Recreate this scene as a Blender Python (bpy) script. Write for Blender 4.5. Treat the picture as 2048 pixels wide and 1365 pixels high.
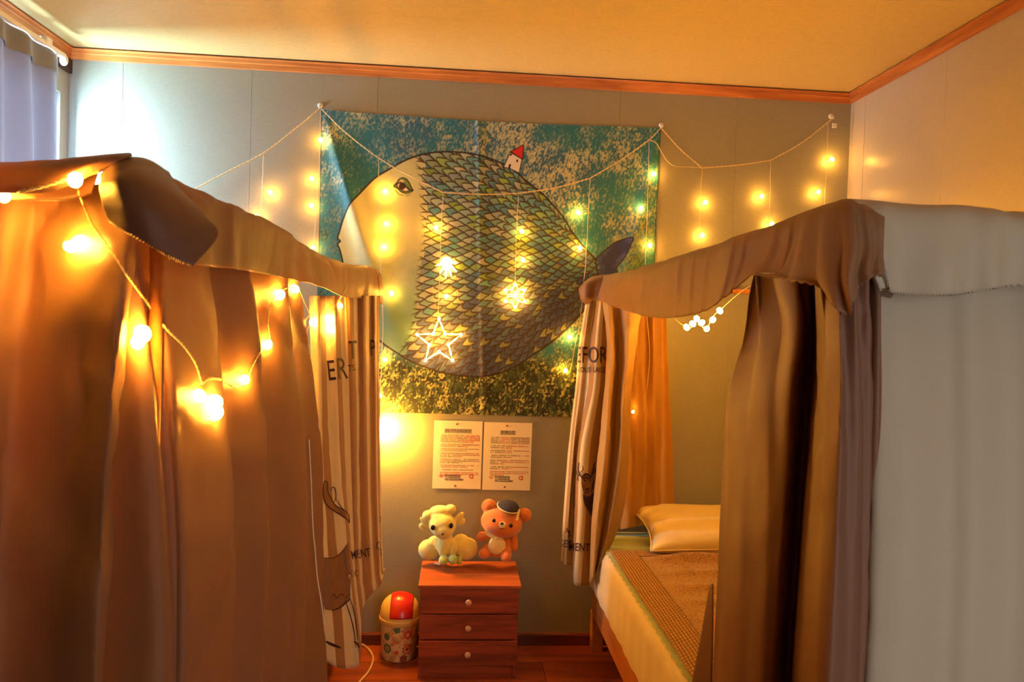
import bpy, bmesh, math, random
import numpy as np
from mathutils import Vector, Matrix
from mathutils.bvhtree import BVHTree

random.seed(7)
RNG = np.random.default_rng(11)
scene = bpy.context.scene
COL = scene.collection
for o in list(bpy.data.objects):
    bpy.data.objects.remove(o)

# ------------------------------------------------------------------ camera
FPX = 1450.0
YAW, PIT, ROL = 0.0725, 0.0237, 0.0335
CAMZ = 1.412
DW = 3.15                       # back wall distance
XL, XR, ZC = -1.643, 1.712, 2.490
FWD = np.array([math.sin(YAW) * math.cos(PIT), math.cos(YAW) * math.cos(PIT), -math.sin(PIT)])
_r0 = np.cross(FWD, [0, 0, 1.0]); _r0 /= np.linalg.norm(_r0)
_u0 = np.cross(_r0, FWD)
RGT = math.cos(ROL) * _r0 + math.sin(ROL) * _u0
UPV = math.cos(ROL) * _u0 - math.sin(ROL) * _r0
CPOS = np.array([0.0, 0.0, CAMZ])

cam_d = bpy.data.cameras.new('camera')
cam = bpy.data.objects.new('camera', cam_d)
COL.objects.link(cam)
cam_d.sensor_width = 36.0
cam_d.lens = 36.0 * FPX / 2048.0
cam_d.clip_start = 0.02
cam_d.dof.use_dof = True
cam_d.dof.focus_distance = 2.9
cam_d.dof.aperture_fstop = 9.0
M = Matrix(((RGT[0], UPV[0], -FWD[0], 0), (RGT[1], UPV[1], -FWD[1], 0), (RGT[2], UPV[2], -FWD[2], CAMZ), (0, 0, 0, 1)))
cam.matrix_world = M
scene.camera = cam

# ------------------------------------------------------------------ view, world, daylight
scene.view_settings.view_transform = 'Standard'
scene.view_settings.look = 'None'
scene.view_settings.gamma = 1.0
scene.view_settings.use_curve_mapping = False
scene.view_settings.exposure = 0.0

world = bpy.data.worlds.new('world'); scene.world = world
world.use_nodes = True
wb = world.node_tree.nodes['Background']
wb.inputs[0].default_value = (0.75, 0.86, 1.0, 1); wb.inputs[1].default_value = 0.4

def area(name, loc, rot, sx, sy, power, color):
    l = bpy.data.lights.new(name, 'AREA'); l.shape = 'RECTANGLE'; l.size = sx; l.size_y = sy
    l.energy = power; l.color = color
    o = bpy.data.objects.new(name, l); COL.objects.link(o); o.location = loc; o.rotation_euler = rot
    return o
SKY_SIDE, SKY_REAR, LED = 520.0, 20.0, 340.0
# daylight outside the side window; fill lamp at an added doorway behind the camera
area('daylight_side_window', (XL - 0.40, 2.60, 1.60), (0, math.radians(-90), 0), 1.5, 0.9, SKY_SIDE, (0.55, 0.82, 1.0))
area('rear_daylight_fill', (1.12, -0.88, 1.00), (math.radians(90), 0, 0), 0.95, 1.8, SKY_REAR, (1.0, 0.86, 0.68))

# ------------------------------------------------------------------ pixel helpers (2048 x 1365 frame)
def ray(px, py):
    return FWD + RGT * ((px - 1024.0) / FPX) + UPV * ((682.5 - py) / FPX)
def atY(px, py, Y):
    v = ray(px, py); return CPOS + v * (Y / v[1])
def atX(px, py, X):
    v = ray(px, py); return CPOS + v * (X / v[0])
def atZ(px, py, Z):
    v = ray(px, py); return CPOS + v * ((Z - CAMZ) / v[2])
def to_px(P):
    P = np.asarray(P, float) - CPOS
    d = P @ FWD
    return 1024.0 + FPX * (P @ RGT) / d, 682.5 - FPX * (P @ UPV) / d

# ------------------------------------------------------------------ object helpers
def put(o, parent=None):
    COL.objects.link(o)
    if parent is not None:
        o.parent = parent
    return o
def tag(o, label, cat, group=None):
    o['label'] = label; o['category'] = cat
    if group: o['group'] = group
    return o
def thing(name, loc, label, cat, group=None):
    o = bpy.data.objects.new(name, None); o.empty_display_size = 0.05
    COL.objects.link(o); o.location = loc
    return tag(o, label, cat, group)
def struct(o):
    o['kind'] = 'structure'; return o

def local(parent, P):
    P = np.asarray(P, float)
    if parent is None: return P
    q = parent
    off = np.zeros(3)
    while q is not None:
        off += np.array(q.location); q = q.parent
    return P - off

def mesh(name, verts, faces, mat, parent=None, smooth=False, world=True):
    """verts in world space unless world=False; stored relative to the parent's origin."""
    verts = np.asarray(verts, float)
    if world: verts = local(parent, verts)
    me = bpy.data.meshes.new(name)
    me.from_pydata([tuple(v) for v in verts], [], [tuple(f) for f in faces])
    if smooth:
        me.polygons.foreach_set('use_smooth', [True] * len(me.polygons))
    me.update()
    o = bpy.data.objects.new(name, me)
    if mat is not None: me.materials.append(mat)
    return put(o, parent)

def bm_obj(name, bm, mat, parent=None, smooth=False, world=True):
    if world and parent is not None:
        off = local(parent, (0, 0, 0))
        bmesh.ops.translate(bm, verts=bm.verts, vec=tuple(off))
    me = bpy.data.meshes.new(name); bm.to_mesh(me); bm.free()
    if smooth: me.polygons.foreach_set('use_smooth', [True] * len(me.polygons))
    if mat is not None: me.materials.append(mat)
    me.update()
    return put(bpy.data.objects.new(name, me), parent)

def box_bm(lo, hi, bev=0.0, seg=2, bm=None):
    bm = bm or bmesh.new()
    lo = Vector(lo); hi = Vector(hi)
    g = bmesh.ops.create_cube(bm, size=1.0)
    vs = g['verts']
    for v in vs:
        v.co = Vector([(lo[i] + hi[i]) / 2 + v.co[i] * (hi[i] - lo[i]) for i in range(3)])
    if bev > 0:
        es = {e for v in vs for e in v.link_edges}
        bmesh.ops.bevel(bm, geom=list(es), offset=bev, segments=seg, affect='EDGES', profile=0.6)
    return bm
def box(name, lo, hi, mat, parent=None, bev=0.0, seg=2, smooth=False):
    return bm_obj(name, box_bm(lo, hi, bev, seg), mat, parent, smooth)

def tube_data(pts, r, seg=8, closed=False):
    pts = [np.asarray(p, float) for p in pts]
    n = len(pts); V = []; F = []
    up = np.array([0.13, 0.31, 0.94])
    for i, p in enumerate(pts):
        if closed: t = pts[(i + 1) % n] - pts[i - 1]
        else: t = pts[min(i + 1, n - 1)] - pts[max(i - 1, 0)]
        t = t / (np.linalg.norm(t) + 1e-9)
        a = np.cross(t, up)
        if np.linalg.norm(a) < 1e-3: a = np.cross(t, [1, 0, 0])
        a /= np.linalg.norm(a); b = np.cross(t, a)
        rr = r[i] if hasattr(r, '__len__') else r
        for k in range(seg):
            an = 2 * math.pi * k / seg
            V.append(p + rr * (a * math.cos(an) + b * math.sin(an)))
    for i in range(n if closed else n - 1):
        j = (i + 1) % n
        for k in range(seg):
            k2 = (k + 1) % seg
            F.append((i * seg + k, i * seg + k2, j * seg + k2, j * seg + k))
    if not closed:
        F.append(tuple(range(seg - 1, -1, -1))); F.append(tuple(range((n - 1) * seg, n * seg)))
    return V, F
def tube(name, pts, r, mat, parent=None, seg=8, closed=False):
    V, F = tube_data(pts, r, seg, closed)
    return mesh(name, V, F, mat, parent, True)

def lathe(name, center, prof, mat, parent=None, seg=40, axis='z', smooth=True):
    V = []; F = []
    c = np.asarray(center, float)
    for (r, h) in prof:
        for k in range(seg):
            a = 2 * math.pi * k / seg
            if axis == 'z': V.append(c + [r * math.cos(a), r * math.sin(a), h])
            else: V.append(c + [r * math.cos(a), -h, r * math.sin(a)])
    n = len(prof)
    for i in range(n - 1):
        for k in range(seg):
            k2 = (k + 1) % seg
            F.append((i * seg + k, i * seg + k2, (i + 1) * seg + k2, (i + 1) * seg + k))
    F.append(tuple(range(seg - 1, -1, -1))); F.append(tuple(range((n - 1) * seg, n * seg)))
    return mesh(name, V, F, mat, parent, smooth)

def ellipsoids(name, blobs, mat, parent=None, voxel=0.004, smooth_it=6):
    """one continuous surface from overlapping ellipsoids: (centre, radii, euler)"""
    bm = bmesh.new()
    for b in blobs:
        c, r = b[0], b[1]; e = b[2] if len(b) > 2 else (0, 0, 0)
        g = bmesh.ops.create_icosphere(bm, subdivisions=3, radius=1.0)
        R = Matrix.LocRotScale(Vector(c), __import__('mathutils').Euler(e), Vector(r))
        bmesh.ops.transform(bm, matrix=R, verts=g['verts'])
    o = bm_obj(name, bm, mat, parent)
    m = o.modifiers.new('remesh', 'REMESH'); m.mode = 'VOXEL'; m.voxel_size = voxel; m.use_smooth_shade = True
    s = o.modifiers.new('smooth', 'SMOOTH'); s.factor = 0.5; s.iterations = smooth_it
    return o
def blob(name, c, r, mat, parent=None, e=(0, 0, 0), sub=3):
    bm = bmesh.new()
    bmesh.ops.create_icosphere(bm, subdivisions=sub, radius=1.0)
    R = Matrix.LocRotScale(Vector(c), __import__('mathutils').Euler(e), Vector(r))
    bmesh.ops.transform(bm, matrix=R, verts=bm.verts)
    return bm_obj(name, bm, mat, parent, True)

# Catmull-Rom resampling
def crm(P, m):
    P = np.asarray(P, float); n = len(P)
    if n == 2:
        t = np.linspace(0, 1, m)[:, None]; return P[0] * (1 - t) + P[1] * t
    E = np.vstack([2 * P[0] - P[1], P, 2 * P[-1] - P[-2]])
    u = np.linspace(0, n - 1, m); i = np.minimum(u.astype(int), n - 2); t = (u - i)[:, None]
    p0, p1, p2, p3 = E[i], E[i + 1], E[i + 2], E[i + 3]
    return 0.5 * (2 * p1 + (p2 - p0) * t + (2 * p0 - 5 * p1 + 4 * p2 - p3) * t * t + (3 * p1 - p0 - 3 * p2 + p3) * t ** 3)

def grid_surface(rows, nu, nv):
    R = np.stack([crm(r, nu + 1) for r in rows])                 # (nrows, nu+1, 3)
    G = np.stack([crm(R[:, k], nv + 1) for k in range(nu + 1)], axis=1)
    return G                                                     # (nv+1, nu+1, 3)
def vnoise(x, y, seed=0):
    g = np.random.default_rng(seed).random((256, 256))
    xi = np.floor(x).astype(int); yi = np.floor(y).astype(int)
    fx = x - xi; fy = y - yi
    fx = fx * fx * (3 - 2 * fx); fy = fy * fy * (3 - 2 * fy)
    a = g[yi % 256, xi % 256]; b = g[yi % 256, (xi + 1) % 256]
    c = g[(yi + 1) % 256, xi % 256]; d = g[(yi + 1) % 256, (xi + 1) % 256]
    return (a * (1 - fx) + b * fx) * (1 - fy) + (c * (1 - fx) + d * fx) * fy
def fbm(x, y, seed=0, oct=4):
    s = np.zeros_like(x, dtype=float); a = 0.5; tot = 0
    for k in range(oct):
        s += a * vnoise(x * 2 ** k, y * 2 ** k, seed + k); tot += a; a *= 0.55
    return s / tot

CLOTHS = []          # (BVH) collected so that bulbs, wires and prints can be laid on the cloth
def cloth(name, G, mat, parent=None, wrinkle=0.0, wscale=(9, 3), seed=0, pink=0.0, thick=0.0, ray_hit=True, pink_top=False):
    nv, nu = G.shape[0] - 1, G.shape[1] - 1
    du = np.gradient(G, axis=1); dv = np.gradient(G, axis=0)
    N = np.cross(du, dv); N /= (np.linalg.norm(N, axis=2, keepdims=True) + 1e-9)
    mid = G[nv // 2]
    ul = np.concatenate([[0], np.cumsum(np.linalg.norm(np.diff(mid, axis=0), axis=1))])
    vl = np.concatenate([[0], np.cumsum(np.linalg.norm(np.diff(G[:, nu // 2], axis=0), axis=1))])
    U, Vv = np.meshgrid(ul, vl)
    if wrinkle > 0:
        w = (fbm(U * wscale[0] + 50, Vv * wscale[1] + 50 + U * 2, seed, 3) - 0.5) * 2
        r1 = 1 - np.abs(2 * fbm(U * 4.5 + Vv * 3.2 + 9, Vv * 4.5 - U * 2.6 + 70, seed + 40, 2) - 1)
        w = w + 0.55 * np.clip(r1 - 0.80, 0, 1) / 0.20
        G = G + N * (w * wrinkle)[:, :, None]
    if pink > 0:
        step = (G[-1] - G[-2]); step /= (np.linalg.norm(step, axis=1, keepdims=True) + 1e-9)
        alt = (np.arange(nu + 1) % 2)[:, None]
        G = G.copy(); G[-1] = G[-1] + step * pink * alt
    V = G.reshape(-1, 3)
    idx = np.arange((nv + 1) * (nu + 1)).reshape(nv + 1, nu + 1)
    F = np.stack([idx[:-1, :-1], idx[1:, :-1], idx[1:, 1:], idx[:-1, 1:]], axis=-1).reshape(-1, 4)
    o = mesh(name, V, F.tolist(), mat, parent, True)
    uv = o.data.uv_layers.new(name='UVMap')
    li = np.zeros(len(o.data.loops), dtype=np.int32); o.data.loops.foreach_get('vertex_index', li)
    uvs = np.stack([U.reshape(-1)[li], Vv.reshape(-1)[li]], axis=1)
    uv.data.foreach_set('uv', uvs.astype(np.float32).reshape(-1))
    if thick > 0:
        m = o.modifiers.new('thickness', 'SOLIDIFY'); m.thickness = thick; m.offset = 0
    if ray_hit:
        CLOTHS.append(BVHTree.FromPolygons([tuple(v) for v in V], [tuple(f) for f in F.tolist()]))
    return o
def hit(px, py, lift=0.01, only=None, default_y=None):
    v = ray(px, py); d = Vector(v / np.linalg.norm(v)); best = None
    for b in (only or CLOTHS):
        r = b.ray_cast(Vector(CPOS), d)
        if r[0] is not None and (best is None or r[3] < best): best = r[3]
    if best is None:
        if default_y is None: return None
        P = atY(px, py, default_y); return P
    return CPOS + np.array(d) * (best - lift)

# ------------------------------------------------------------------ materials
def lin(c):
    return tuple((x / 12.92 if x <= 0.04045 else ((x + 0.055) / 1.055) ** 2.4) for x in c)
def rgb(r, g, b): return lin((r / 255, g / 255, b / 255)) + (1.0,)

class NT:
    def __init__(s, name):
        s.m = bpy.data.materials.new(name); s.m.use_nodes = True
        s.t = s.m.node_tree; s.t.nodes.clear()
        s.out = s.t.nodes.new('ShaderNodeOutputMaterial')
    def n(s, kind, **kw):
        x = s.t.nodes.new(kind)
        for k, v in kw.items():
            if k.startswith('i_'):
                key = k[2:]
                key = int(key) if key.isdigit() else key.replace('_', ' ')
                x.inputs[key].default_value = v
            else: setattr(x, k, v)
        return x
    def l(s, a, b): s.t.links.new(a, b)
def plain(name, col, rough=0.5, metal=0.0, bump=0.0, bscale=200.0, vary=0.0, vscale=6.0, coat=0.0, sheen=0.0, spec=0.5, bstretch=(1, 1, 1)):
    k = NT(name)
    p = k.n('ShaderNodeBsdfPrincipled', i_Roughness=rough, i_Metallic=metal)
    p.inputs['Coat Weight'].default_value = coat; p.inputs['Sheen Weight'].default_value = sheen
    p.inputs['Specular IOR Level'].default_value = spec
    p.inputs['Base Color'].default_value = col
    tc = k.n('ShaderNodeTexCoord')
    if vary > 0:
        nz = k.n('ShaderNodeTexNoise', i_Scale=vscale, i_Detail=5.0)
        k.l(tc.outputs['Object'], nz.inputs['Vector'])
        mr = k.n('ShaderNodeMapRange'); mr.inputs[3].default_value = 1 - vary; mr.inputs[4].default_value = 1 + vary
        k.l(nz.outputs[0], mr.inputs[0])
        mx = k.n('ShaderNodeVectorMath', operation='SCALE'); mx.inputs[0].default_value = col[:3]
        k.l(mr.outputs[0], mx.inputs['Scale']); k.l(mx.outputs[0], p.inputs['Base Color'])
    if bump > 0:
        mp = k.n('ShaderNodeMapping'); mp.inputs['Scale'].default_value = bstretch
        k.l(tc.outputs['Object'], mp.inputs[0])
        nb = k.n('ShaderNodeTexNoise', i_Scale=bscale, i_Detail=3.0)
        k.l(mp.outputs[0], nb.inputs['Vector'])
        bp = k.n('ShaderNodeBump', i_Strength=bump, i_Distance=0.002)
        k.l(nb.outputs[0], bp.inputs['Height']); k.l(bp.outputs[0], p.inputs['Normal'])
    k.l(p.outputs[0], k.out.inputs[0])
    return k.m
def wood(name, c1, c2, axis=0, rough=0.4, scale=7.0, coat=0.15):
    k = NT(name); tc = k.n('ShaderNodeTexCoord'); oi = k.n('ShaderNodeObjectInfo')
    mp = k.n('ShaderNodeMapping'); sc = [scale * 3.0] * 3; sc[axis] = scale * 0.28; mp.inputs['Scale'].default_value = sc
    ad = k.n('ShaderNodeVectorMath', operation='ADD'); k.l(tc.outputs['Object'], ad.inputs[0])
    sc2 = k.n('ShaderNodeMath', operation='MULTIPLY'); sc2.inputs[1].default_value = 13.0; k.l(oi.outputs['Random'], sc2.inputs[0])
    k.l(sc2.outputs[0], ad.inputs[1]); k.l(ad.outputs[0], mp.inputs[0])
    n1 = k.n('ShaderNodeTexNoise', i_Scale=1.0, i_Detail=6.0, i_Distortion=0.8); k.l(mp.outputs[0], n1.inputs['Vector'])
    n2 = k.n('ShaderNodeTexNoise', i_Scale=6.0, i_Detail=4.0); k.l(mp.outputs[0], n2.inputs['Vector'])
    mix = k.n('ShaderNodeMath', operation='MULTIPLY_ADD'); mix.inputs[1].default_value = 0.35
    k.l(n2.outputs[0], mix.inputs[0]); k.l(n1.outputs[0], mix.inputs[2])
    cr = k.n('ShaderNodeValToRGB'); cr.color_ramp.elements[0].position = 0.45; cr.color_ramp.elements[1].position = 0.85
    cr.color_ramp.elements[0].color = c1; cr.color_ramp.elements[1].color = c2
    k.l(mix.outputs[0], cr.inputs[0])
    hv = k.n('ShaderNodeHueSaturation'); k.l(cr.outputs[0], hv.inputs['Color'])
    mr = k.n('ShaderNodeMapRange'); mr.inputs[3].default_value = 0.82; mr.inputs[4].default_value = 1.18
    k.l(oi.outputs['Random'], mr.inputs[0]); k.l(mr.outputs[0], hv.inputs['Value'])
    p = k.n('ShaderNodeBsdfPrincipled', i_Roughness=rough); p.inputs['Coat Weight'].default_value = coat
    k.l(hv.outputs[0], p.inputs['Base Color'])
    bp = k.n('ShaderNodeBump', i_Strength=0.12, i_Distance=0.002); k.l(n2.outputs[0], bp.inputs['Height']); k.l(bp.outputs[0], p.inputs['Normal'])
    k.l(p.outputs[0], k.out.inputs[0]); return k.m
def fabric(name, col, rough=0.42, trans=0.2, tcol=None, sheen=0.2, weave=900.0, stripes=None, spec=0.4):
    """woven cloth: Principled + translucent; optional stripes (col2, period, duty) along UV u in metres"""
    k = NT(name); tc = k.n('ShaderNodeTexCoord')
    p = k.n('ShaderNodeBsdfPrincipled', i_Roughness=rough); p.inputs['Sheen Weight'].default_value = sheen
    p.inputs['Specular IOR Level'].default_value = spec
    tr = k.n('ShaderNodeBsdfTranslucent'); tr.inputs[0].default_value = tcol or col
    p.inputs['Base Color'].default_value = col
    if stripes:
        c2, per, duty = stripes
        sx = k.n('ShaderNodeSeparateXYZ'); k.l(tc.outputs['UV'], sx.inputs[0])
        dv = k.n('ShaderNodeMath', operation='DIVIDE'); dv.inputs[1].default_value = per; k.l(sx.outputs[0], dv.inputs[0])
        fr = k.n('ShaderNodeMath', operation='FRACT'); k.l(dv.outputs[0], fr.inputs[0])
        gt = k.n('ShaderNodeMath', operation='GREATER_THAN'); gt.inputs[1].default_value = duty; k.l(fr.outputs[0], gt.inputs[0])
        mx = k.n('ShaderNodeMix', data_type='RGBA'); mx.inputs[6].default_value = col; mx.inputs[7].default_value = c2
        k.l(gt.outputs[0], mx.inputs[0]); k.l(mx.outputs[2], p.inputs['Base Color']); k.l(mx.outputs[2], tr.inputs[0])
    wv = k.n('ShaderNodeTexNoise', i_Scale=weave, i_Detail=2.0); k.l(tc.outputs['UV'], wv.inputs['Vector'])
    n2 = k.n('ShaderNodeTexNoise', i_Scale=9.0, i_Detail=4.0); k.l(tc.outputs['UV'], n2.inputs['Vector'])
    ma = k.n('ShaderNodeMath', operation='MULTIPLY_ADD'); ma.inputs[1].default_value = 5.0
    k.l(n2.outputs[0], ma.inputs[0]); k.l(wv.outputs[0], ma.inputs[2])
    bp = k.n('ShaderNodeBump', i_Strength=0.25, i_Distance=0.006); k.l(ma.outputs[0], bp.inputs['Height']); k.l(bp.outputs[0], p.inputs['Normal'])
    mxs = k.n('ShaderNodeMixShader'); mxs.inputs[0].default_value = trans
    k.l(p.outputs[0], mxs.inputs[1]); k.l(tr.outputs[0], mxs.inputs[2]); k.l(mxs.outputs[0], k.out.inputs[0]); return k.m
def emit(name, col, strength):
    k = NT(name); e = k.n('ShaderNodeEmission'); e.inputs[0].default_value = col; e.inputs[1].default_value = strength
    k.l(e.outputs[0], k.out.inputs[0]); return k.m
def wallpaper(name, col, rough=0.38):
    k = NT(name); tc = k.n('ShaderNodeTexCoord')
    p = k.n('ShaderNodeBsdfPrincipled', i_Roughness=rough); p.inputs['Specular IOR Level'].default_value = 0.45
    mp = k.n('ShaderNodeMapping'); mp.inputs['Scale'].default_value = (1, 1, 0.15); k.l(tc.outputs['Object'], mp.inputs[0])
    a = k.n('ShaderNodeTexNoise', i_Scale=420.0, i_Detail=2.0); k.l(mp.outputs[0], a.inputs['Vector'])
    mp2 = k.n('ShaderNodeMapping'); mp2.inputs['Scale'].default_value = (0.15, 0.15, 1); k.l(tc.outputs['Object'], mp2.inputs[0])
    b = k.n('ShaderNodeTexNoise', i_Scale=420.0, i_Detail=2.0); k.l(mp2.outputs[0], b.inputs['Vector'])
    s = k.n('ShaderNodeMath', operation='ADD'); k.l(a.outputs[0], s.inputs[0]); k.l(b.outputs[0], s.inputs[1])
    bp = k.n('ShaderNodeBump', i_Strength=0.22, i_Distance=0.001); k.l(s.outputs[0], bp.inputs['Height']); k.l(bp.outputs[0], p.inputs['Normal'])
    mr = k.n('ShaderNodeMapRange'); mr.inputs[1].default_value = 0.7; mr.inputs[2].default_value = 1.3
    mr.inputs[3].default_value = 0.93; mr.inputs[4].default_value = 1.07; k.l(s.outputs[0], mr.inputs[0])
    vm = k.n('ShaderNodeVectorMath', operation='SCALE'); vm.inputs[0].default_value = col[:3]; k.l(mr.outputs[0], vm.inputs['Scale'])
    k.l(vm.outputs[0], p.inputs['Base Color']); k.l(p.outputs[0], k.out.inputs[0]); return k.m
def vcolor(name, rough=0.75):
    k = NT(name); at = k.n('ShaderNodeAttribute'); at.attribute_name = 'print'
    p = k.n('ShaderNodeBsdfPrincipled', i_Roughness=rough); p.inputs['Sheen Weight'].default_value = 0.1
    tc = k.n('ShaderNodeTexCoord'); nz = k.n('ShaderNodeTexNoise', i_Scale=900.0); k.l(tc.outputs['Object'], nz.inputs['Vector'])
    bp = k.n('ShaderNodeBump', i_Strength=0.15, i_Distance=0.001); k.l(nz.outputs[0], bp.inputs['Height']); k.l(bp.outputs[0], p.inputs['Normal'])
    k.l(at.outputs['Color'], p.inputs['Base Color']); k.l(p.outputs[0], k.out.inputs[0]); return k.m
def glass(name):
    k = NT(name); t = k.n('ShaderNodeBsdfTransparent'); t.inputs[0].default_value = (0.95, 0.98, 1, 1)
    g = k.n('ShaderNodeBsdfGlossy', i_Roughness=0.02); mx = k.n('ShaderNodeMixShader'); mx.inputs[0].default_value = 0.06
    k.l(t.outputs[0], mx.inputs[1]); k.l(g.outputs[0], mx.inputs[2]); k.l(mx.outputs[0], k.out.inputs[0]); return k.m

MAT = dict(
    wall=wallpaper('wallpaper_grey_blue', rgb(148, 145, 130)),
    wall_r=wallpaper('wallpaper_side', rgb(176, 166, 148), 0.30),
    ceil=wallpaper('ceiling_paper', rgb(194, 172, 116), 0.6),
    trim=wood('trim_pine', rgb(150, 82, 34), rgb(205, 128, 62), 0, 0.45, 5.0),
    trim_y=wood('trim_pine_side', rgb(150, 82, 34), rgb(205, 128, 62), 1, 0.45, 5.0),
    dark=plain('dark_brown_strip', rgb(58, 34, 22), 0.6, vary=0.2),
    base=wood('baseboard_wood', rgb(82, 34, 18), rgb(128, 58, 30), 0, 0.4),
    floor=wood('floor_laminate', rgb(112, 46, 22), rgb(168, 80, 40), 0, 0.33, 4.0, 0.3),
    chest=wood('chest_stained_pine', rgb(78, 30, 15), rgb(156, 74, 36), 0, 0.45, 6.0),
    chest_top=wood('chest_top_pine', rgb(150, 70, 30), rgb(192, 104, 50), 0, 0.4, 6.0),
    bedwood=wood('bed_pine', rgb(156, 86, 38), rgb(204, 130, 66), 1, 0.45, 4.0),
    satin=fabric('taupe_satin', rgb(154, 118, 90), 0.36, 0.34, tcol=rgb(190, 140, 100), sheen=0.06),
    satin_l=fabric('taupe_satin_light', rgb(178, 172, 160), 0.5, 0.08, sheen=0.08),
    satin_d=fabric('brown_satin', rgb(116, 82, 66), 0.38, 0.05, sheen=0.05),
    tan=fabric('tan_lining', rgb(196, 158, 104), 0.45, 0.3),
    gold=fabric('golden_sheer', rgb(214, 160, 84), 0.5, 0.45),
    stripe_l=fabric('striped_print_cloth_wide', rgb(226, 206, 164), 0.5, 0.30, stripes=(rgb(170, 126, 80), 0.105, 0.5)),
    stripe=fabric('striped_print_cloth', rgb(226, 206, 164), 0.5, 0.30, stripes=(rgb(170, 126, 80), 0.075, 0.5)),
    wincur=fabric('blue_grey_curtain', rgb(120, 132, 162), 0.6, 0.014, tcol=rgb(150, 165, 200)),
    tapestry=vcolor('tapestry_print'),
    ink=plain('printed_ink', rgb(52, 22, 22), 0.7),
    ink_l=plain('printed_brown_wash', rgb(128, 88, 56), 0.7, vary=0.25, vscale=40),
    white=plain('white_plastic', rgb(232, 230, 224), 0.4),
    clear=plain('clear_hook', rgb(225, 220, 205), 0.15),
    wire=plain('clear_wire', rgb(214, 190, 140), 0.3),
    led=emit('warm_led', (1.0, 0.43, 0.045, 1), LED * 0.55),
    led_str=emit('warm_led_string', (1.0, 0.41, 0.035, 1), LED * 1.15),
    led_hot=emit('warm_led_bright', (1.0, 0.41, 0.035, 1), LED * 7.0),
    ledrod=emit('warm_led_plastic', (1.0, 0.45, 0.06, 1), 22.0),
    paper=plain('notice_paper', rgb(236, 226, 208), 0.7),
    txt_red=plain('red_print', rgb(196, 62, 44), 0.7),
    txt_dark=plain('dark_print', rgb(70, 52, 44), 0.7),
    txt_mid=plain('brown_print', rgb(150, 96, 62), 0.7),
    hl=plain('grey_highlight', rgb(176, 170, 166), 0.7),
    pin=plain('brass_tack', rgb(140, 84, 40), 0.35, 0.6),
    knob=plain('pale_knob', rgb(226, 180, 150), 0.3, 0.2),
    sheet=fabric('cream_fitted_sheet', rgb(234, 216, 176), 0.7, 0.1),
    pad=fabric('pale_green_pad', rgb(178, 190, 150), 0.8, 0.1),
    quilt=None,
    pillow=fabric('cream_pillowcase', rgb(238, 218, 170), 0.7, 0.1),
    glass=glass('window_glass'),
    cable=plain('cream_cable', rgb(214, 190, 160), 0.45),
    plush_y=plain('pale_yellow_plush', rgb(240, 222, 130), 0.95, bump=0.6, bscale=500, sheen=0.5),
    plush_g=plain('green_plush', rgb(176, 190, 92), 0.95, bump=0.6, bscale=500, sheen=0.5),
    plush_o=plain('orange_brown_plush', rgb(214, 122, 58), 0.95, bump=0.6, bscale=500, sheen=0.5),
    plush_c=plain('cream_plush', rgb(240, 222, 160), 0.95, bump=0.6, bscale=500, sheen=0.5),
    bead=plain('dark_bead', rgb(34, 20, 18), 0.15),
    navy=plain('navy_felt', rgb(46, 44, 62), 0.9, bump=0.4, bscale=400),
    ribbon=plain('cream_ribbon', rgb(240, 220, 150), 0.6),
    bin_lid=plain('cream_bin_plastic', rgb(240, 208, 120), 0.35),
    bin_red=plain('red_bin_plastic', rgb(206, 34, 20), 0.3, coat=0.3),
)
def quilt_mat():
    k = NT('brown_quilt'); tc = k.n('ShaderNodeTexCoord')
    p = k.n('ShaderNodeBsdfPrincipled', i_Roughness=0.85); p.inputs['Sheen Weight'].default_value = 0.3
    vo = k.n('ShaderNodeTexVoronoi', i_Scale=130.0); k.l(tc.outputs['UV'], vo.inputs['Vector'])
    cr = k.n('ShaderNodeValToRGB'); cr.color_ramp.elements[0].color = rgb(176, 132, 84); cr.color_ramp.elements[1].color = rgb(120, 82, 50)
    k.l(vo.outputs[0], cr.inputs[0]); k.l(cr.outputs[0], p.inputs['Base Color'])
    bp = k.n('ShaderNodeBump', i_Strength=0.7, i_Distance=0.004); bp.invert = True
    k.l(vo.outputs[0], bp.inputs['Height']); k.l(bp.outputs[0], p.inputs['Normal']); k.l(p.outputs[0], k.out.inputs[0]); return k.m
def quilt_border_mat():
    k = NT('brown_quilt_border'); tc = k.n('ShaderNodeTexCoord')
    p = k.n('ShaderNodeBsdfPrincipled', i_Roughness=0.85)
    br = k.n('ShaderNodeTexBrick'); br.inputs['Scale'].default_value = 1.0
    br.inputs['Color1'].default_value = rgb(178, 136, 88); br.inputs['Color2'].default_value = rgb(164, 122, 78); br.inputs['Mortar'].default_value = rgb(92, 60, 36)
    br.inputs['Mortar Size'].default_value = 0.0016; br.inputs['Brick Width'].default_value = 0.017; br.inputs['Row Height'].default_value = 0.011
    k.l(tc.outputs['UV'], br.inputs['Vector']); k.l(br.outputs['Color'], p.inputs['Base Color'])
    bp = k.n('ShaderNodeBump', i_Strength=0.6, i_Distance=0.003); bp.invert = True; k.l(br.outputs['Fac'], bp.inputs['Height']); k.l(bp.outputs[0], p.inputs['Normal'])
    k.l(p.outputs[0], k.out.inputs[0]); return k.m
MAT['quilt'] = quilt_mat(); MAT['quilt_border'] = quilt_border_mat()
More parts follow.
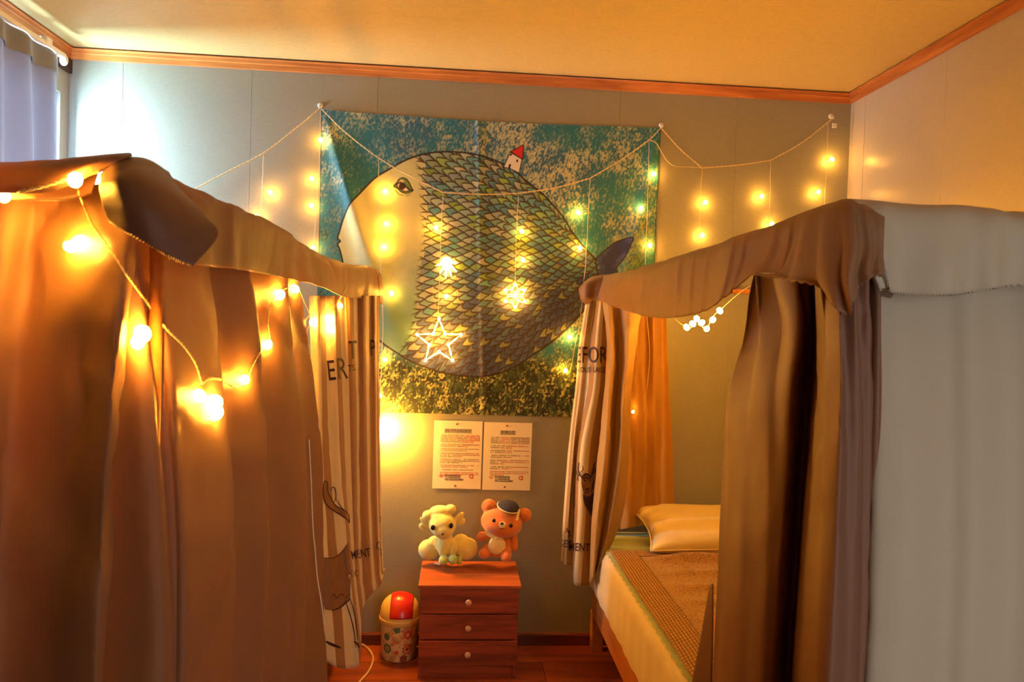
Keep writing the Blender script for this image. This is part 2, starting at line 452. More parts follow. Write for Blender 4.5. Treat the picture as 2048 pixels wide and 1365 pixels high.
def bin_mat():
    k = NT('bin_floral_print'); tc = k.n('ShaderNodeTexCoord')
    p = k.n('ShaderNodeBsdfPrincipled', i_Roughness=0.4)
    nz = k.n('ShaderNodeTexNoise', i_Scale=26.0, i_Detail=5.0); k.l(tc.outputs['Object'], nz.inputs['Vector'])
    cr = k.n('ShaderNodeValToRGB'); e = cr.color_ramp.elements; e[0].position = 0.38; e[1].position = 0.5
    e[0].color = rgb(206, 150, 90); e[1].color = rgb(232, 206, 150); k.l(nz.outputs[0], cr.inputs[0])
    k.l(cr.outputs[0], p.inputs['Base Color']); k.l(p.outputs[0], k.out.inputs[0]); return k.m
MAT['bin'] = bin_mat()

# ================================================================== THE SETTING
Y0 = -0.55                                             # rear wall
floor = struct(box('floor', (XL - 0.1, Y0 - 0.1, -0.10), (XR + 0.1, DW + 0.1, -0.012), MAT['floor']))
plank_w, plank_l = 0.162, 1.25
row = 0; y = DW
meshes_pl = {}
while y > 0.6:
    x = XL - (row * 0.47) % plank_l
    while x < XR:
        a, b = max(x, XL), min(x + plank_l, XR)
        if b - a > 0.02:
            key = round(b - a, 3)
            if key not in meshes_pl:
                bm = box_bm((0, 0.0008, 0), (b - a - 0.0016, plank_w - 0.0008, 0.012), 0.0012, 1)
                me = bpy.data.meshes.new('floor_plank'); bm.to_mesh(me); bm.free(); me.materials.append(MAT['floor']); meshes_pl[key] = me
            o = bpy.data.objects.new('floor_plank', meshes_pl[key]); put(o, floor); o.location = (a, y - plank_w, -0.012)
        x += plank_l
    y -= plank_w; row += 1
box('subfloor_panel', (XL, Y0, -0.012), (XR, y, 0.0), MAT['floor'], floor)
ceiling = struct(box('ceiling', (XL - 0.1, Y0 - 0.1, ZC + 0.002), (XR + 0.1, DW + 0.1, ZC + 0.1), MAT['ceil']))
yy = DW
while yy > Y0:                                          # ceiling paper strips along x
    box('paper_strip', (XL, max(yy - 0.53 + 0.0008, Y0), ZC), (XR, yy, ZC + 0.002), MAT['ceil'], ceiling)
    yy -= 0.53
wb_ = struct(box('wall_back', (XL - 0.1, DW + 0.002, 0), (XR + 0.1, DW + 0.1, ZC), MAT['wall']))
xs = atY(250, 111, DW)[0] - 0.53
edges = [XL]
while xs < XR:
    if xs > XL + 0.02: edges.append(xs)
    xs += 0.524
edges.append(XR)
for i in range(len(edges) - 1):
    box('wallpaper_strip', (edges[i] + 0.0006, DW + (0.0004 if i % 2 else 0), 0), (edges[i + 1] - 0.0006, DW + 0.002, ZC), MAT['wall'], wb_)
wr_ = struct(box('wall_right', (XR + 0.002, Y0 - 0.1, 0), (XR + 0.1, DW + 0.1, ZC), MAT['wall_r']))
yy = DW
k = 0
while yy > Y0 + 0.02:
    w = 0.12 if k == 0 else 0.524
    box('wallpaper_strip', (XR + (0.0004 if k % 2 else 0), max(yy - w + 0.0012, Y0), 0), (XR + 0.002, yy, ZC), MAT['wall_r'], wr_)
    yy -= w; k += 1
# left wall with a window opening
WY0, WY1, WZ0, WZ1 = 2.15, 3.085, 1.0, 2.29
bm = box_bm((XL - 0.12, Y0 - 0.1, 0), (XL, WY0, ZC)); box_bm((XL - 0.12, WY1, 0), (XL, DW + 0.1, ZC), bm=bm)
box_bm((XL - 0.12, WY0, 0), (XL, WY1, WZ0), bm=bm); box_bm((XL - 0.12, WY0, WZ1), (XL, WY1, ZC), bm=bm)
struct(bm_obj('wall_left', bm, MAT['wall']))
win = thing('window_1', (XL, 2.16, WZ0), 'window in the left wall behind the blue-grey curtain', 'window'); struct(win)
del win['category']; del win['label']
for nm, lo, hi in (('window_frame', (XL - 0.10, WY0, WZ1 - 0.05), (XL - 0.03, WY1, WZ1)), ('window_frame', (XL - 0.10, WY0, WZ0), (XL - 0.03, WY1, WZ0 + 0.05)),
                   ('window_frame', (XL - 0.10, WY0, WZ0 + 0.05), (XL - 0.03, WY0 + 0.05, WZ1 - 0.05)), ('window_frame', (XL - 0.10, WY1 - 0.04, WZ0 + 0.05), (XL - 0.03, WY1, WZ1 - 0.05)),
                   ('mullion', (XL - 0.09, 2.56, WZ0 + 0.05), (XL - 0.04, 2.61, WZ1 - 0.05))):
    box(nm, lo, hi, MAT['white'], win, 0.004)
box('pane', (XL - 0.068, WY0 + 0.05, WZ0 + 0.05), (XL - 0.064, 2.56, WZ1 - 0.05), MAT['glass'], win)
box('pane', (XL - 0.068, 2.61, WZ0 + 0.05), (XL - 0.064, WY1 - 0.04, WZ1 - 0.05), MAT['glass'], win)
bm = box_bm((XL, Y0 - 0.1, 0), (0.62, Y0, ZC)); box_bm((1.60, Y0 - 0.1, 0), (XR, Y0, ZC), bm=bm); box_bm((0.62, Y0 - 0.1, 2.02), (1.60, Y0, ZC), bm=bm)
struct(bm_obj('wall_rear', bm, MAT['wall']))               # unseen rear wall; its doorway opening is added to let fill light in
bm = box_bm((0.58, Y0 - 0.11, 0), (0.62, Y0 + 0.01, 2.06)); box_bm((1.60, Y0 - 0.11, 0), (1.64, Y0 + 0.01, 2.06), bm=bm); box_bm((0.62, Y0 - 0.11, 2.02), (1.60, Y0 + 0.01, 2.06), bm=bm)
struct(bm_obj('door_1', bm, MAT['trim']))  # frame of the added, unseen doorway

def moulding(name, a, b, inward, prof, mat):
    a = np.array(a, float); b = np.array(b, float); n = np.array(inward, float)
    V = []; m = len(prof)
    for P, s in ((a, 1), (b, -1)):
        d = (b - a) / np.linalg.norm(b - a)
        for (o, z) in prof:
            V.append(P + n * o + d * s * o + np.array([0, 0, z]))
    F = [(i, (i + 1) % m, m + (i + 1) % m, m + i) for i in range(m)] + [tuple(range(m - 1, -1, -1)), tuple(range(m, 2 * m))]
    return struct(mesh(name, V, F, mat))
P_CR = [(0, -0.046), (0.010, -0.046), (0.012, -0.026), (0.017, -0.024), (0.018, -0.012), (0.024, -0.010), (0.025, -0.006), (0.008, -0.006), (0.008, 0), (0, 0)]
moulding('trim_1', (XL, DW, ZC), (XR, DW, ZC), (0, -1, 0), P_CR, MAT['trim'])
moulding('trim_2', (XL, Y0, ZC), (XL, DW, ZC), (1, 0, 0), P_CR, MAT['trim_y'])
moulding('trim_3', (XR, DW, ZC), (XR, Y0, ZC), (-1, 0, 0), P_CR, MAT['trim_y'])
P_BB = [(0, 0), (0.013, 0), (0.013, 0.046), (0.008, 0.054), (0, 0.054)]
moulding('baseboard_back', (XL, DW, 0), (XR, DW, 0), (0, -1, 0), P_BB, MAT['base'])
struct(box('trim_4', (XL, 0.2, 2.385), (XL + 0.012, DW - 0.001, 2.438), MAT['dark']))          # dark strip along the left wall under the moulding

# ------------------------------------------------------------------ window curtain on its track
tr = thing('curtain_track', (XL + 0.06, 2.0, 2.40), 'white plastic curtain track with brackets under the ceiling moulding', 'curtain track')
CX = XL + 0.075
yr = atX(118, 112, CX)[1]
pa = atX(0, 38, CX); pb = atX(125, 108, CX)
zt = (pa[2] + pb[2]) / 2 + 0.004
box('rail', (CX - 0.012, 0.9, zt - 0.007), (CX + 0.012, yr + 0.03, zt + 0.009), MAT['white'], tr, 0.003)
for py_ in (atX(92, 84, CX)[1], 1.9, 1.2):
    box('bracket', (XL, py_ - 0.02, zt - 0.004), (CX + 0.014, py_ + 0.02, zt + 0.028), MAT['white'], tr, 0.004)
for py_ in np.linspace(1.4, yr - 0.02, 8):
    tube('glider', [(CX, py_, zt - 0.005), (CX, py_, zt - 0.03)], 0.004, MAT['white'], tr, 6)
blob('end_cap', (CX, yr + 0.035, zt - 0.012), (0.016, 0.012, 0.022), MAT['white'], tr)
wc = thing('window_curtain', (CX, 2.0, 0.62), 'blue-grey gathered curtain hanging over the window at the far left', 'curtain')
cols_t, cols_m, cols_b = [], [], []
ys = np.linspace(0.9, yr, 27)
for i, yv in enumerate(ys):
    s = (1 if i % 2 else -1)
    cols_t.append((CX + 0.008 * s, yv, zt - 0.012)); cols_m.append((CX + 0.016 * s + 0.01, yv, zt - 0.10))
    wob = 0.03 * math.sin(i * 1.7) * (i < 24)
    cols_b.append((CX + 0.030 * s + 0.015, yv + wob + 0.05 * (i / 26), 0.62))
G = grid_surface([cols_t, cols_m, [((a[0] * .7 + b[0] * .3), (a[1] * .6 + b[1] * .4), 1.75) for a, b in zip(cols_m, cols_b)], cols_b], 260, 40)
cloth('curtain_panel', G, MAT['wincur'], wc, 0.004, seed=3, ray_hit=False)
G2 = G[:14].copy(); G2[:, :, 0] += 0.004
cloth('heading_band', G2, MAT['wincur'], wc, ray_hit=False)

# ================================================================== BEDS
def bed(name, x0, x1, y0, y1, label, inner):
    t = thing(name, ((x0 + x1) / 2, (y0 + y1) / 2, 0), label, 'bed')
    w = MAT['bedwood']
    box('side_rail', (x0, y0 + 0.035, 0.17), (x0 + 0.03, y1 - 0.035, 0.30), w, t, 0.004)
    box('side_rail', (x1 - 0.03, y0 + 0.035, 0.17), (x1, y1 - 0.035, 0.30), w, t, 0.004)
    box('end_rail', (x0 + 0.035, y0, 0.17), (x1 - 0.035, y0 + 0.03, 0.30), w, t, 0.004)
    box('end_rail', (x0 + 0.035, y1 - 0.03, 0.17), (x1 - 0.035, y1, 0.30), w, t, 0.004)
    for k in range(9):
        yk = y0 + 0.12 + k * (y1 - y0 - 0.26) / 8
        box('slat', (x0 + 0.03, yk, 0.262), (x1 - 0.03, yk + 0.07, 0.28), w, t)
    for xx in (x0, x1 - 0.055):
        for yv in (y0, y1 - 0.055):
            box('leg', (xx + 0.002, yv + 0.002, 0), (xx + 0.053, yv + 0.053, 0.17), w, t, 0.004)
    box('leg', ((x0 + x1) / 2 - 0.03, (y0 + y1) / 2 - 0.03, 0), ((x0 + x1) / 2 + 0.03, (y0 + y1) / 2 + 0.03, 0.262), w, t, 0.004)
    return t
def canopy(t, xa, xb, ya, yb, z):
    for xx in (xa, xb):
        for yv in (ya, yb):
            tube('canopy_post', [(xx, yv, 0), (xx, yv, z)], 0.010, MAT['bedwood'], t, 12)
    for xx in (xa, xb): tube('canopy_rail', [(xx, ya - 0.01, z), (xx, yb + 0.01, z)], 0.010, MAT['bedwood'], t, 12)
    for yv in (ya, yb): tube('canopy_rail', [(xa - 0.01, yv, z + 0.012), (xb + 0.01, yv, z + 0.012)], 0.010, MAT['bedwood'], t, 12)
RB = dict(x0=0.60, x1=1.69, y0=1.22, y1=3.125)
LB = dict(x0=-1.60, x1=-0.425, y0=1.12, y1=3.125)
bed_r = bed('single_bed', RB['x0'] + 0.01, RB['x1'], RB['y0'], RB['y1'], 'low pine single bed under the brown quilt on the right', -1)
bed_l = bed('single_bed', LB['x0'], LB['x1'] - 0.01, LB['y0'], LB['y1'], 'low pine bed hidden behind the draped curtains on the left', 1)
ZCAN = 1.60
canopy(bed_r, 0.640, 1.68, 1.205, 3.09, 1.575)
canopy(bed_l, -1.595, -0.448, 1.105, 3.09, 1.555)

def mattress(x0, x1, y0, y1, label):
    t = thing('mattress', ((x0 + x1) / 2, (y0 + y1) / 2, 0.282), label, 'mattress')
    bm = box_bm((x0, y0, 0.282), (x1, y1, 0.505), 0.035, 4)
    bm_obj('mattress_body', bm, MAT['sheet'], t, True)
    # fitted sheet side with shallow vertical gathers
    for xs_, sg in ((x0, -1), (x1, 1)):
        n = 240
        yv = np.linspace(y0 + 0.03, y1 - 0.03, n)
        rows = []
        for q, z in enumerate((0.50, 0.47, 0.40, 0.33, 0.285)):
            amp = (0.001, 0.003, 0.005, 0.006, 0.003)[q]
            out = (-0.012, 0.003, 0.006, 0.008, 0.0)[q]
            rows.append([(xs_ + sg * (out + amp * math.sin(v * 43 + q * .2) * math.sin(v * 17)), v, z) for v in yv])
        Gs = np.stack([crm(np.array(rows)[:, k], 14) for k in range(n)], axis=1)
        cloth('sheet_side', Gs, MAT['sheet'], t, ray_hit=False)
    return t
mattress(RB['x0'] + 0.003, RB['x1'], RB['y0'] + 0.01, RB['y1'] - 0.005, 'cream sheeted mattress on the right bed')
mattress(LB['x0'], LB['x1'] - 0.003, LB['y0'] + 0.01, LB['y1'] - 0.005, 'cream sheeted mattress on the left bed, glimpsed below striped curtain')

# quilted pale green mattress pad
pad = thing('mattress_pad', (1.15, 2.2, 0.506), 'pale green quilted pad on the right mattress, edge showing under quilt', 'mattress pad')
nx, ny = 90, 300
xv = np.linspace(RB['x0'] + 0.012, RB['x1'] - 0.01, nx + 1); yv = np.linspace(RB['y0'] + 0.02, RB['y1'] - 0.012, ny + 1)
Gp = np.zeros((ny + 1, nx + 1, 3)); X_, Y_ = np.meshgrid(xv, yv)
Gp[:, :, 0] = X_ + 0.003 * np.sin(Y_ * 2 * math.pi / 0.05) * (X_ < RB['x0'] + 0.02); Gp[:, :, 1] = Y_
Gp[:, :, 2] = 0.508 + 0.008 * np.abs(np.sin(Y_ * math.pi / 0.075)) ** 0.5 * np.clip((X_ - RB['x0'] - 0.01) * 40, 0, 1)
cloth('quilted_top', Gp[::-1], MAT['pad'], pad, ray_hit=False)
# brown quilt with a brick-stitched border
QY1 = 2.80
qx0, qx1, qy0, qy1 = RB['x0'] + 0.022, RB['x1'] - 0.02, RB['y0'] + 0.05, QY1
qt = thing('quilt', (1.15, 2.0, 0.518), 'brown textured quilt with stitched border spread over the right bed', 'quilt')
nx, ny = 220, 320
xv = np.linspace(qx0, qx1, nx + 1); yv = np.linspace(qy1, qy0, ny + 1)
X_, Y_ = np.meshgrid(xv, yv)
ridge = np.zeros_like(X_)
for yc, a in ((2.70, .028), (2.56, .012), (2.42, .012), (2.28, .012), (2.14, .010), (2.0, .008), (1.86, .008), (1.72, .006)):
    wv = 0.02 * (fbm(X_ * 5, X_ * 0 + yc * 9, 5, 3) - 0.5) * 2
    ridge += a * np.exp(-((Y_ - yc + wv) / 0.028) ** 2) * np.clip((X_ - qx0 - 0.10) * 7, 0, 1)
Z_ = 0.523 + ridge + 0.006 * fbm(X_ * 9, Y_ * 9, 8, 3)
Z_ += 0.006 * np.clip(1 - np.abs(X_ - qx0) / 0.02, 0, 1) * 0
Gq = np.stack([X_, Y_, Z_], axis=-1)
Gq[:, :, 0] += 0.006 * (fbm(Y_ * 6, Y_ * 0 + 3, 9, 2) - 0.5) * np.clip(1 - (X_ - qx0) / 0.2, 0, 1)
cloth('quilt_field', Gq, MAT['quilt'], qt, thick=0.006, ray_hit=False)
nb = int(0.10 / (qx1 - qx0) * nx)
Gb = Gq[:, :nb + 1].copy(); Gb[:, :, 2] += 0.005
cloth('quilt_border', np.transpose(Gb, (1, 0, 2))[::-1].copy(), MAT['quilt_border'], qt, thick=0.003, ray_hit=False)
ne = int(0.07 / (qy1 - qy0) * ny)
Ge = Gq[:ne + 1, nb:].copy(); Ge[:, :, 2] += 0.005
cloth('quilt_border', Ge, MAT['quilt_border'], qt, thick=0.003, ray_hit=False)

# pillow, leaning a little on the head wall
def pillow(center, hx, hy, hz, tilt, label):
    t = thing('pillow', center, label, 'pillow')
    n = 48; V = []; F = []
    for side in (1, -1):
        for j in range(n + 1):
            for i in range(n + 1):
                u = -1 + 2 * i / n; v = -1 + 2 * j / n
                pin = 1 - 0.12 * (1 - abs(u) ** 2) * abs(v) ** 3
                pin2 = 1 - 0.12 * (1 - abs(v) ** 2) * abs(u) ** 3
                h = max(0.0, (1 - u ** 4) * (1 - v ** 4)) ** 0.55
                h *= 1 + 0.06 * math.sin(7 * u + 3 * v) * math.sin(5 * v)
                q = Vector((hx * u * pin2, hy * v * pin, side * hz * h))
                q = Matrix.Rotation(tilt, 3, 'X') @ q
                V.append(np.array(center) + np.array(q))
    m = (n + 1) ** 2
    for s in range(2):
        for j in range(n):
            for i in range(n):
                a = s * m + j * (n + 1) + i
                f = (a, a + 1, a + n + 2, a + n + 1)
                F.append(f if s == 0 else f[::-1])
    bm = bmesh.new()
    vs = [bm.verts.new(tuple(v)) for v in V]
    for f in F: bm.faces.new([vs[i] for i in f])
    bmesh.ops.remove_doubles(bm, verts=bm.verts, dist=1e-5)
    bm_obj('pillowcase', bm, MAT['pillow'], t, True)
    # seam piping round the rim
    rim = []
    for k in range(96):
        a = k / 96 * 4; s_ = int(a); f = (a - s_) * 2 - 1
        u, v = [(f, -1), (1, f), (-f, 1), (-1, -f)][s_]
        pin = 1 - 0.10 * (1 - abs(u) ** 2) * abs(v) ** 3; pin2 = 1 - 0.10 * (1 - abs(v) ** 2) * abs(u) ** 3
        q = Matrix.Rotation(tilt, 3, 'X') @ Vector((hx * u * pin2, hy * v * pin, 0)); rim.append(np.array(center) + np.array(q))
    tube('piping', rim, 0.003, MAT['pillow'], t, 6, True)
pl = atY(1281, 1043, 2.93)
pillow((pl[0] + 0.345, 2.93, 0.585), 0.35, 0.185, 0.058, math.radians(12), 'cream pillow at the head of the right bed')

# ================================================================== DRAPED CURTAINS
def R(*pts):                                            # row of (px, py, depth)
    return [atY(*p) for p in pts]
def drape(name, cols, pyref, ztop, zbot, mat, parent, nu, nv=60, top_sq=0.75, flare=1.12, wr=0.006, wsc=(9, 3), seed=0, thick=0.002, top_shift=(0, 0, 0), plan=False, end_swing=0.0):
    """columns (px, depth) give the plan of the folds; the cloth falls from ztop to zbot"""
    mid = np.array([(x_, y_, 1.0) for x_, y_ in cols]) if plan else np.array([atY(px, pyref, d) for px, d in cols])
    P = crm(mid, nu + 1)
    k = 9
    pad_ = np.pad(P, ((k, k), (0, 0)), mode='edge')
    base = np.stack([np.convolve(pad_[:, c], np.ones(2 * k + 1) / (2 * k + 1), mode='valid') for c in range(3)], axis=1)
    rows = []
    for f, z in ((top_sq, ztop), (0.95, ztop * .66 + zbot * .34), (1.0, ztop * .35 + zbot * .65), (flare, zbot)):
        q = base + (P - base) * f; q = q.copy(); q[:, 2] = z
        if z < ztop: q[:, 0] += end_swing * np.linspace(0, 1, nu + 1) ** 6 * (ztop - z) / (ztop - zbot)
        if z == ztop: q[:, 0] += top_shift[0]; q[:, 1] += top_shift[1]
        rows.append(q)
    G = np.stack([crm(np.array(rows)[:, i], nv + 1) for i in range(nu + 1)], axis=1)
    return cloth(name, G, mat, parent, wr, wsc, seed, thick=thick)

# ---- left bed
lf = thing('foot_curtain', (-0.9, 1.0, 0.05), 'wide taupe satin curtain across the foot of the left bed, nearest the camera', 'curtain')
drape('curtain_panel', [(-520, 1.05), (-420, .99), (-330, 1.04), (-240, .99), (-150, 1.03), (-60, 1.0), (10, 1.035), (70, 1.03), (130, 1.005), (175, .975), (205, .965), (222, .985), (228, 1.03)],
      800, ZCAN - 0.015, 0.06, MAT['satin'], lf, 260, 70, wr=0.014, wsc=(5, 5), seed=21, top_shift=(0, .06))
ls = thing('side_curtain', (-0.42, 1.5, 0.05), 'pleated taupe satin curtain along the aisle side of the left bed', 'curtain')
drape('curtain_panel', [(-.535, 1.10), (-.505, 1.082), (-.46, 1.062), (-.428, 1.052), (-.412, 1.062), (-.416, 1.085), (-.424, 1.105), (-.416, 1.118), (-.404, 1.12), (-.398, 1.18), (-.393, 1.26), (-.394, 1.315), (-.402, 1.34), (-.425, 1.37), (-.445, 1.42),
                        (-.444, 1.47), (-.425, 1.515), (-.406, 1.545), (-.399, 1.565), (-.405, 1.59), (-.435, 1.63), (-.452, 1.70), (-.440, 1.76), (-.412, 1.82), (-.399, 1.87), (-.401, 1.905), (-.43, 1.96), (-.455, 2.05), (-.445, 2.14), (-.43, 2.20)],
      800, ZCAN - 0.03, 0.06, MAT['satin'], ls, 420, 70, wr=0.008, wsc=(6, 4), seed=33, top_shift=(-.055, 0), plan=True, top_sq=0.9, end_swing=0.075)
lst = thing('striped_curtain', (-0.40, 2.6, 0.28), 'cream and tan striped curtain with printed lettering, hanging on the left bed', 'curtain')
def RS(pts, d0, d1, amp):
    n_ = len(pts); out = []
    for i_, (x_, y_) in enumerate(pts):
        out.append(atY(x_, y_, d0 + (d1 - d0) * (i_ / (n_ - 1)) ** 1.15 + amp * (-1) ** i_))
    return out
Gst = grid_surface([
    RS([(618, 592), (636, 592), (654, 592), (670, 592), (686, 592), (700, 592), (714, 592), (728, 592), (740, 592), (750, 592), (757, 592), (760, 592)], 2.26, 2.98, .03),
    RS([(622, 760), (640, 760), (658, 760), (676, 760), (692, 760), (706, 760), (718, 760), (730, 760), (742, 760), (751, 760), (757, 760), (760, 760)], 2.25, 2.88, .022),
    RS([(616, 950), (644, 950), (668, 950), (684, 950), (698, 950), (709, 950), (719, 950), (732, 950), (744, 950), (753, 950), (758, 950), (761, 950)], 2.24, 2.82, .018),
    RS([(612, 1130), (654, 1130), (684, 1130), (698, 1130), (707, 1130), (714, 1130), (724, 1130), (738, 1130), (750, 1130), (758, 1130), (764, 1130), (767, 1130)], 2.24, 2.80, .016),
    RS([(622, 1300), (668, 1333), (702, 1338), (720, 1326), (721, 1258), (723, 1230), (730, 1206), (742, 1188), (756, 1176), (763, 1166), (768, 1142), (770, 1138)], 2.24, 2.80, .014),
], 220, 90)
cloth('striped_panel', Gst, MAT['stripe_l'], lst, 0.004, (10, 3), 5, thick=0.0015)
STRIPE_L = CLOTHS[-1]

# valance over the aisle-side rail of the left bed
lv = thing('valance_cloth', (-0.39, 2.0, 1.45), 'ochre-lit taupe cloth folded over the aisle rail of the left bed', 'valance')
Gv = grid_surface([
    R((330, 385, 1.10), (400, 420, 1.22), (480, 455, 1.44), (560, 492, 1.74), (620, 528, 2.08), (690, 552, 2.45), (738, 556, 2.98), (756, 566, 3.14)),
    R((332, 348, 1.06), (400, 384, 1.17), (480, 419, 1.38), (560, 456, 1.68), (620, 500, 2.02), (690, 528, 2.40), (738, 533, 2.92), (757, 543, 3.10)),
    R((334, 362, 1.015), (400, 400, 1.12), (480, 432, 1.32), (560, 470, 1.62), (620, 510, 1.95), (690, 538, 2.32), (740, 546, 2.84), (759, 556, 3.06)),
    R((336, 440, 1.0), (400, 470, 1.10), (480, 490, 1.30), (555, 512, 1.60), (622, 542, 1.93), (690, 568, 2.30), (740, 574, 2.82), (760, 578, 3.04)),
    R((340, 522, 1.01), (405, 532, 1.11), (480, 540, 1.31), (548, 552, 1.60), (630, 570, 1.94), (690, 594, 2.31), (738, 598, 2.82), (760, 604, 3.04)),
], 260, 44)
U_ = np.linspace(0, 1, 261)[None, :]; Vr = np.linspace(0, 1, 45)[:, None]
Gv[:, :, 0] += (0.006 * np.sin(U_ * 60 + 2 * np.sin(U_ * 23)) * np.clip(Vr - 0.35, 0, 1))
cloth('valance_panel', Gv, MAT['satin'], lv, 0.004, (14, 2), 8, pink=0.0, thick=0.003)
Gt = grid_surface([
    R((745, 534, 3.06), (756, 541, 3.04), (763, 552, 3.08)), R((747, 556, 3.02), (757, 560, 3.0), (765, 570, 3.06)), R((750, 600, 3.03), (757, 606, 3.01), (765, 610, 3.06))], 20, 20)
cloth('tail_fold', Gt, MAT['satin'], lv, 0, thick=0.002)
# flap rolled over the foot rail
fv = thing('foot_valance', (-0.8, 0.98, 1.55), 'rolled strip of taupe cloth over the foot rail of the left bed', 'valance')
Gf = grid_surface([
    R((-420, 372, 1.10), (-200, 362, 1.10), (0, 352, 1.09), (90, 350, 1.09), (160, 344, 1.08), (215, 338, 1.07), (250, 330, 1.06)),
    R((-420, 336, 1.05), (-200, 330, 1.05), (0, 323, 1.04), (60, 320, 1.04), (120, 318, 1.03), (200, 312, 1.02), (252, 308, 1.02)),
    R((-420, 345, .98), (-200, 340, .98), (0, 333, .97), (70, 330, .97), (140, 324, .965), (215, 314, .96), (264, 310, .98)),
    R((-420, 378, .955), (-200, 372, .955), (0, 366, .95), (60, 366, .945), (120, 354, .94), (180, 332, .94), (240, 318, .955)),
    R((-420, 398, .965), (-200, 392, .965), (0, 385, .96), (55, 386, .955), (105, 382, .95), (150, 366, .945), (196, 342, .945)),
], 240, 40)
cloth('valance_panel', Gf, MAT['satin'], fv, 0.004, (8, 6), 12, thick=0.003)
Gi = grid_surface([
    R((-420, 400, 1.0), (-200, 396, 1.0), (0, 372, 1.0), (80, 372, 1.0), (150, 358, .995), (196, 344, .99)),
    R((-420, 405, 1.0), (-200, 402, 1.0), (0, 396, 1.0), (80, 398, .995), (140, 396, .99), (184, 384, .985))], 240, 6)
cloth('pinked_hem', Gi, MAT['satin'], fv, 0, pink=0.003, thick=0.002)
# hanging corner of the cloth
cf = thing('corner_flap', (-0.45, 0.95, 1.5), 'square-cornered taupe flap with pinked hem hanging over left bed corner post', 'cloth flap')
Gc = grid_surface([
    R((206, 372, 1.0), (232, 350, 1.03), (265, 338, 1.06), (302, 342, 1.09), (338, 362, 1.10)),
    R((200, 346, .955), (230, 324, .97), (262, 315, 1.0), (300, 322, 1.035), (338, 347, 1.06)),
    R((196, 374, .915), (234, 352, .90), (278, 348, .915), (328, 364, .955), (372, 392, 1.01)),
    R((202, 404, .91), (250, 408, .885), (302, 414, .89), (362, 424, .93), (408, 432, .975)),
    R((208, 422, .915), (254, 440, .89), (306, 462, .89), (376, 474, .925), (436, 470, .965)),
    R((214, 440, .92), (256, 464, .895), (306, 492, .895), (350, 514, .915), (386, 531, .935))], 64, 50)
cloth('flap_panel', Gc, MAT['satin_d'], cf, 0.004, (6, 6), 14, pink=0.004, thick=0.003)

# ---- right bed
rf = thing('foot_curtain', (1.2, 1.13, 0.05), 'flat pale grey curtain across the foot of the right bed, nearest the camera', 'curtain')
drape('curtain_panel', [(1748, 1.135), (1752, 1.12), (1775, 1.11), (1830, 1.105), (1900, 1.12), (1960, 1.108), (2030, 1.122), (2110, 1.105), (2200, 1.12), (2330, 1.11), (2480, 1.12), (2620, 1.115), (2760, 1.12), (2900, 1.12), (3040, 1.115)],
      900, ZCAN + 0.0, 0.06, MAT['satin_l'], rf, 240, 60, wr=0.005, wsc=(5, 2), seed=44, flare=1.05, top_shift=(0, .045))
rs = thing('side_curtain', (0.58, 1.3, 0.05), 'dark brown satin curtain gathered open at the foot corner of the right bed', 'curtain')
rowsR = [
    R((1508, 548, 1.40), (1524, 548, 1.34), (1550, 548, 1.31), (1590, 548, 1.24), (1622, 548, 1.24), (1634, 548, 1.17), (1646, 548, 1.13), (1680, 548, 1.095), (1712, 548, 1.10), (1740, 548, 1.115), (1757, 548, 1.13), (1791, 548, 1.17)),
    R((1496, 660, 1.42), (1520, 660, 1.36), (1556, 660, 1.30), (1600, 660, 1.23), (1624, 660, 1.28), (1634, 660, 1.21), (1646, 660, 1.13), (1682, 660, 1.08), (1714, 660, 1.09), (1738, 660, 1.12), (1756, 660, 1.13), (1790, 660, 1.17)),
    R((1449, 800, 1.50), (1484, 800, 1.40), (1530, 800, 1.31), (1580, 800, 1.25), (1616, 800, 1.30), (1628, 800, 1.22), (1642, 800, 1.13), (1678, 800, 1.08), (1714, 800, 1.09), (1736, 800, 1.12), (1753, 800, 1.13), (1787, 800, 1.17)),
    R((1440, 1000, 1.50), (1470, 1000, 1.39), (1520, 1000, 1.31), (1566, 1000, 1.26), (1602, 1000, 1.31), (1614, 1000, 1.23), (1632, 1000, 1.13), (1668, 1000, 1.08), (1708, 1000, 1.09), (1732, 1000, 1.12), (1748, 1000, 1.13), (1782, 1000, 1.17)),
    R((1424, 1365, 1.50), (1452, 1365, 1.38), (1500, 1365, 1.30), (1544, 1365, 1.26), (1576, 1365, 1.32), (1590, 1365, 1.24), (1612, 1365, 1.13), (1650, 1365, 1.07), (1694, 1365, 1.085), (1718, 1365, 1.115), (1736, 1365, 1.13), (1770, 1365, 1.17)),
]
last = [np.array([p[0] * 0.985, p[1], 0.07]) for p in rowsR[-1]]
rowsR.append(last)
Gr = grid_surface(rowsR, 200, 110)
uu = np.linspace(0, 1, 201)[None, :]; vv_ = np.linspace(0, 1, 111)[:, None]
Gr[:, :, 0] += 0.014 * np.sin(uu * 52 - 9 * vv_) * np.clip(.50 - uu, 0, 1) * 2 * np.clip(1 - 1.6 * vv_, 0, 1)
Gr[:, :, 1] += 0.010 * np.sin(uu * 70 - 5 * vv_) * np.clip(1.1 - vv_, 0, 1)
cloth('curtain_panel', Gr, MAT['satin_d'], rs, 0.004, (7, 3), 51, thick=0.002)
Gl = grid_surface([R((1420, 1168, 1.56), (1426, 1168, 1.52)), R((1403, 1268, 1.58), (1426, 1268, 1.53)), R((1384, 1365, 1.60), (1424, 1365, 1.53)), R((1370, 1440, 1.62), (1422, 1440, 1.54))], 10, 40)
cloth('turned_back_edge', Gl, MAT['satin_d'], rs, 0, thick=0.002)

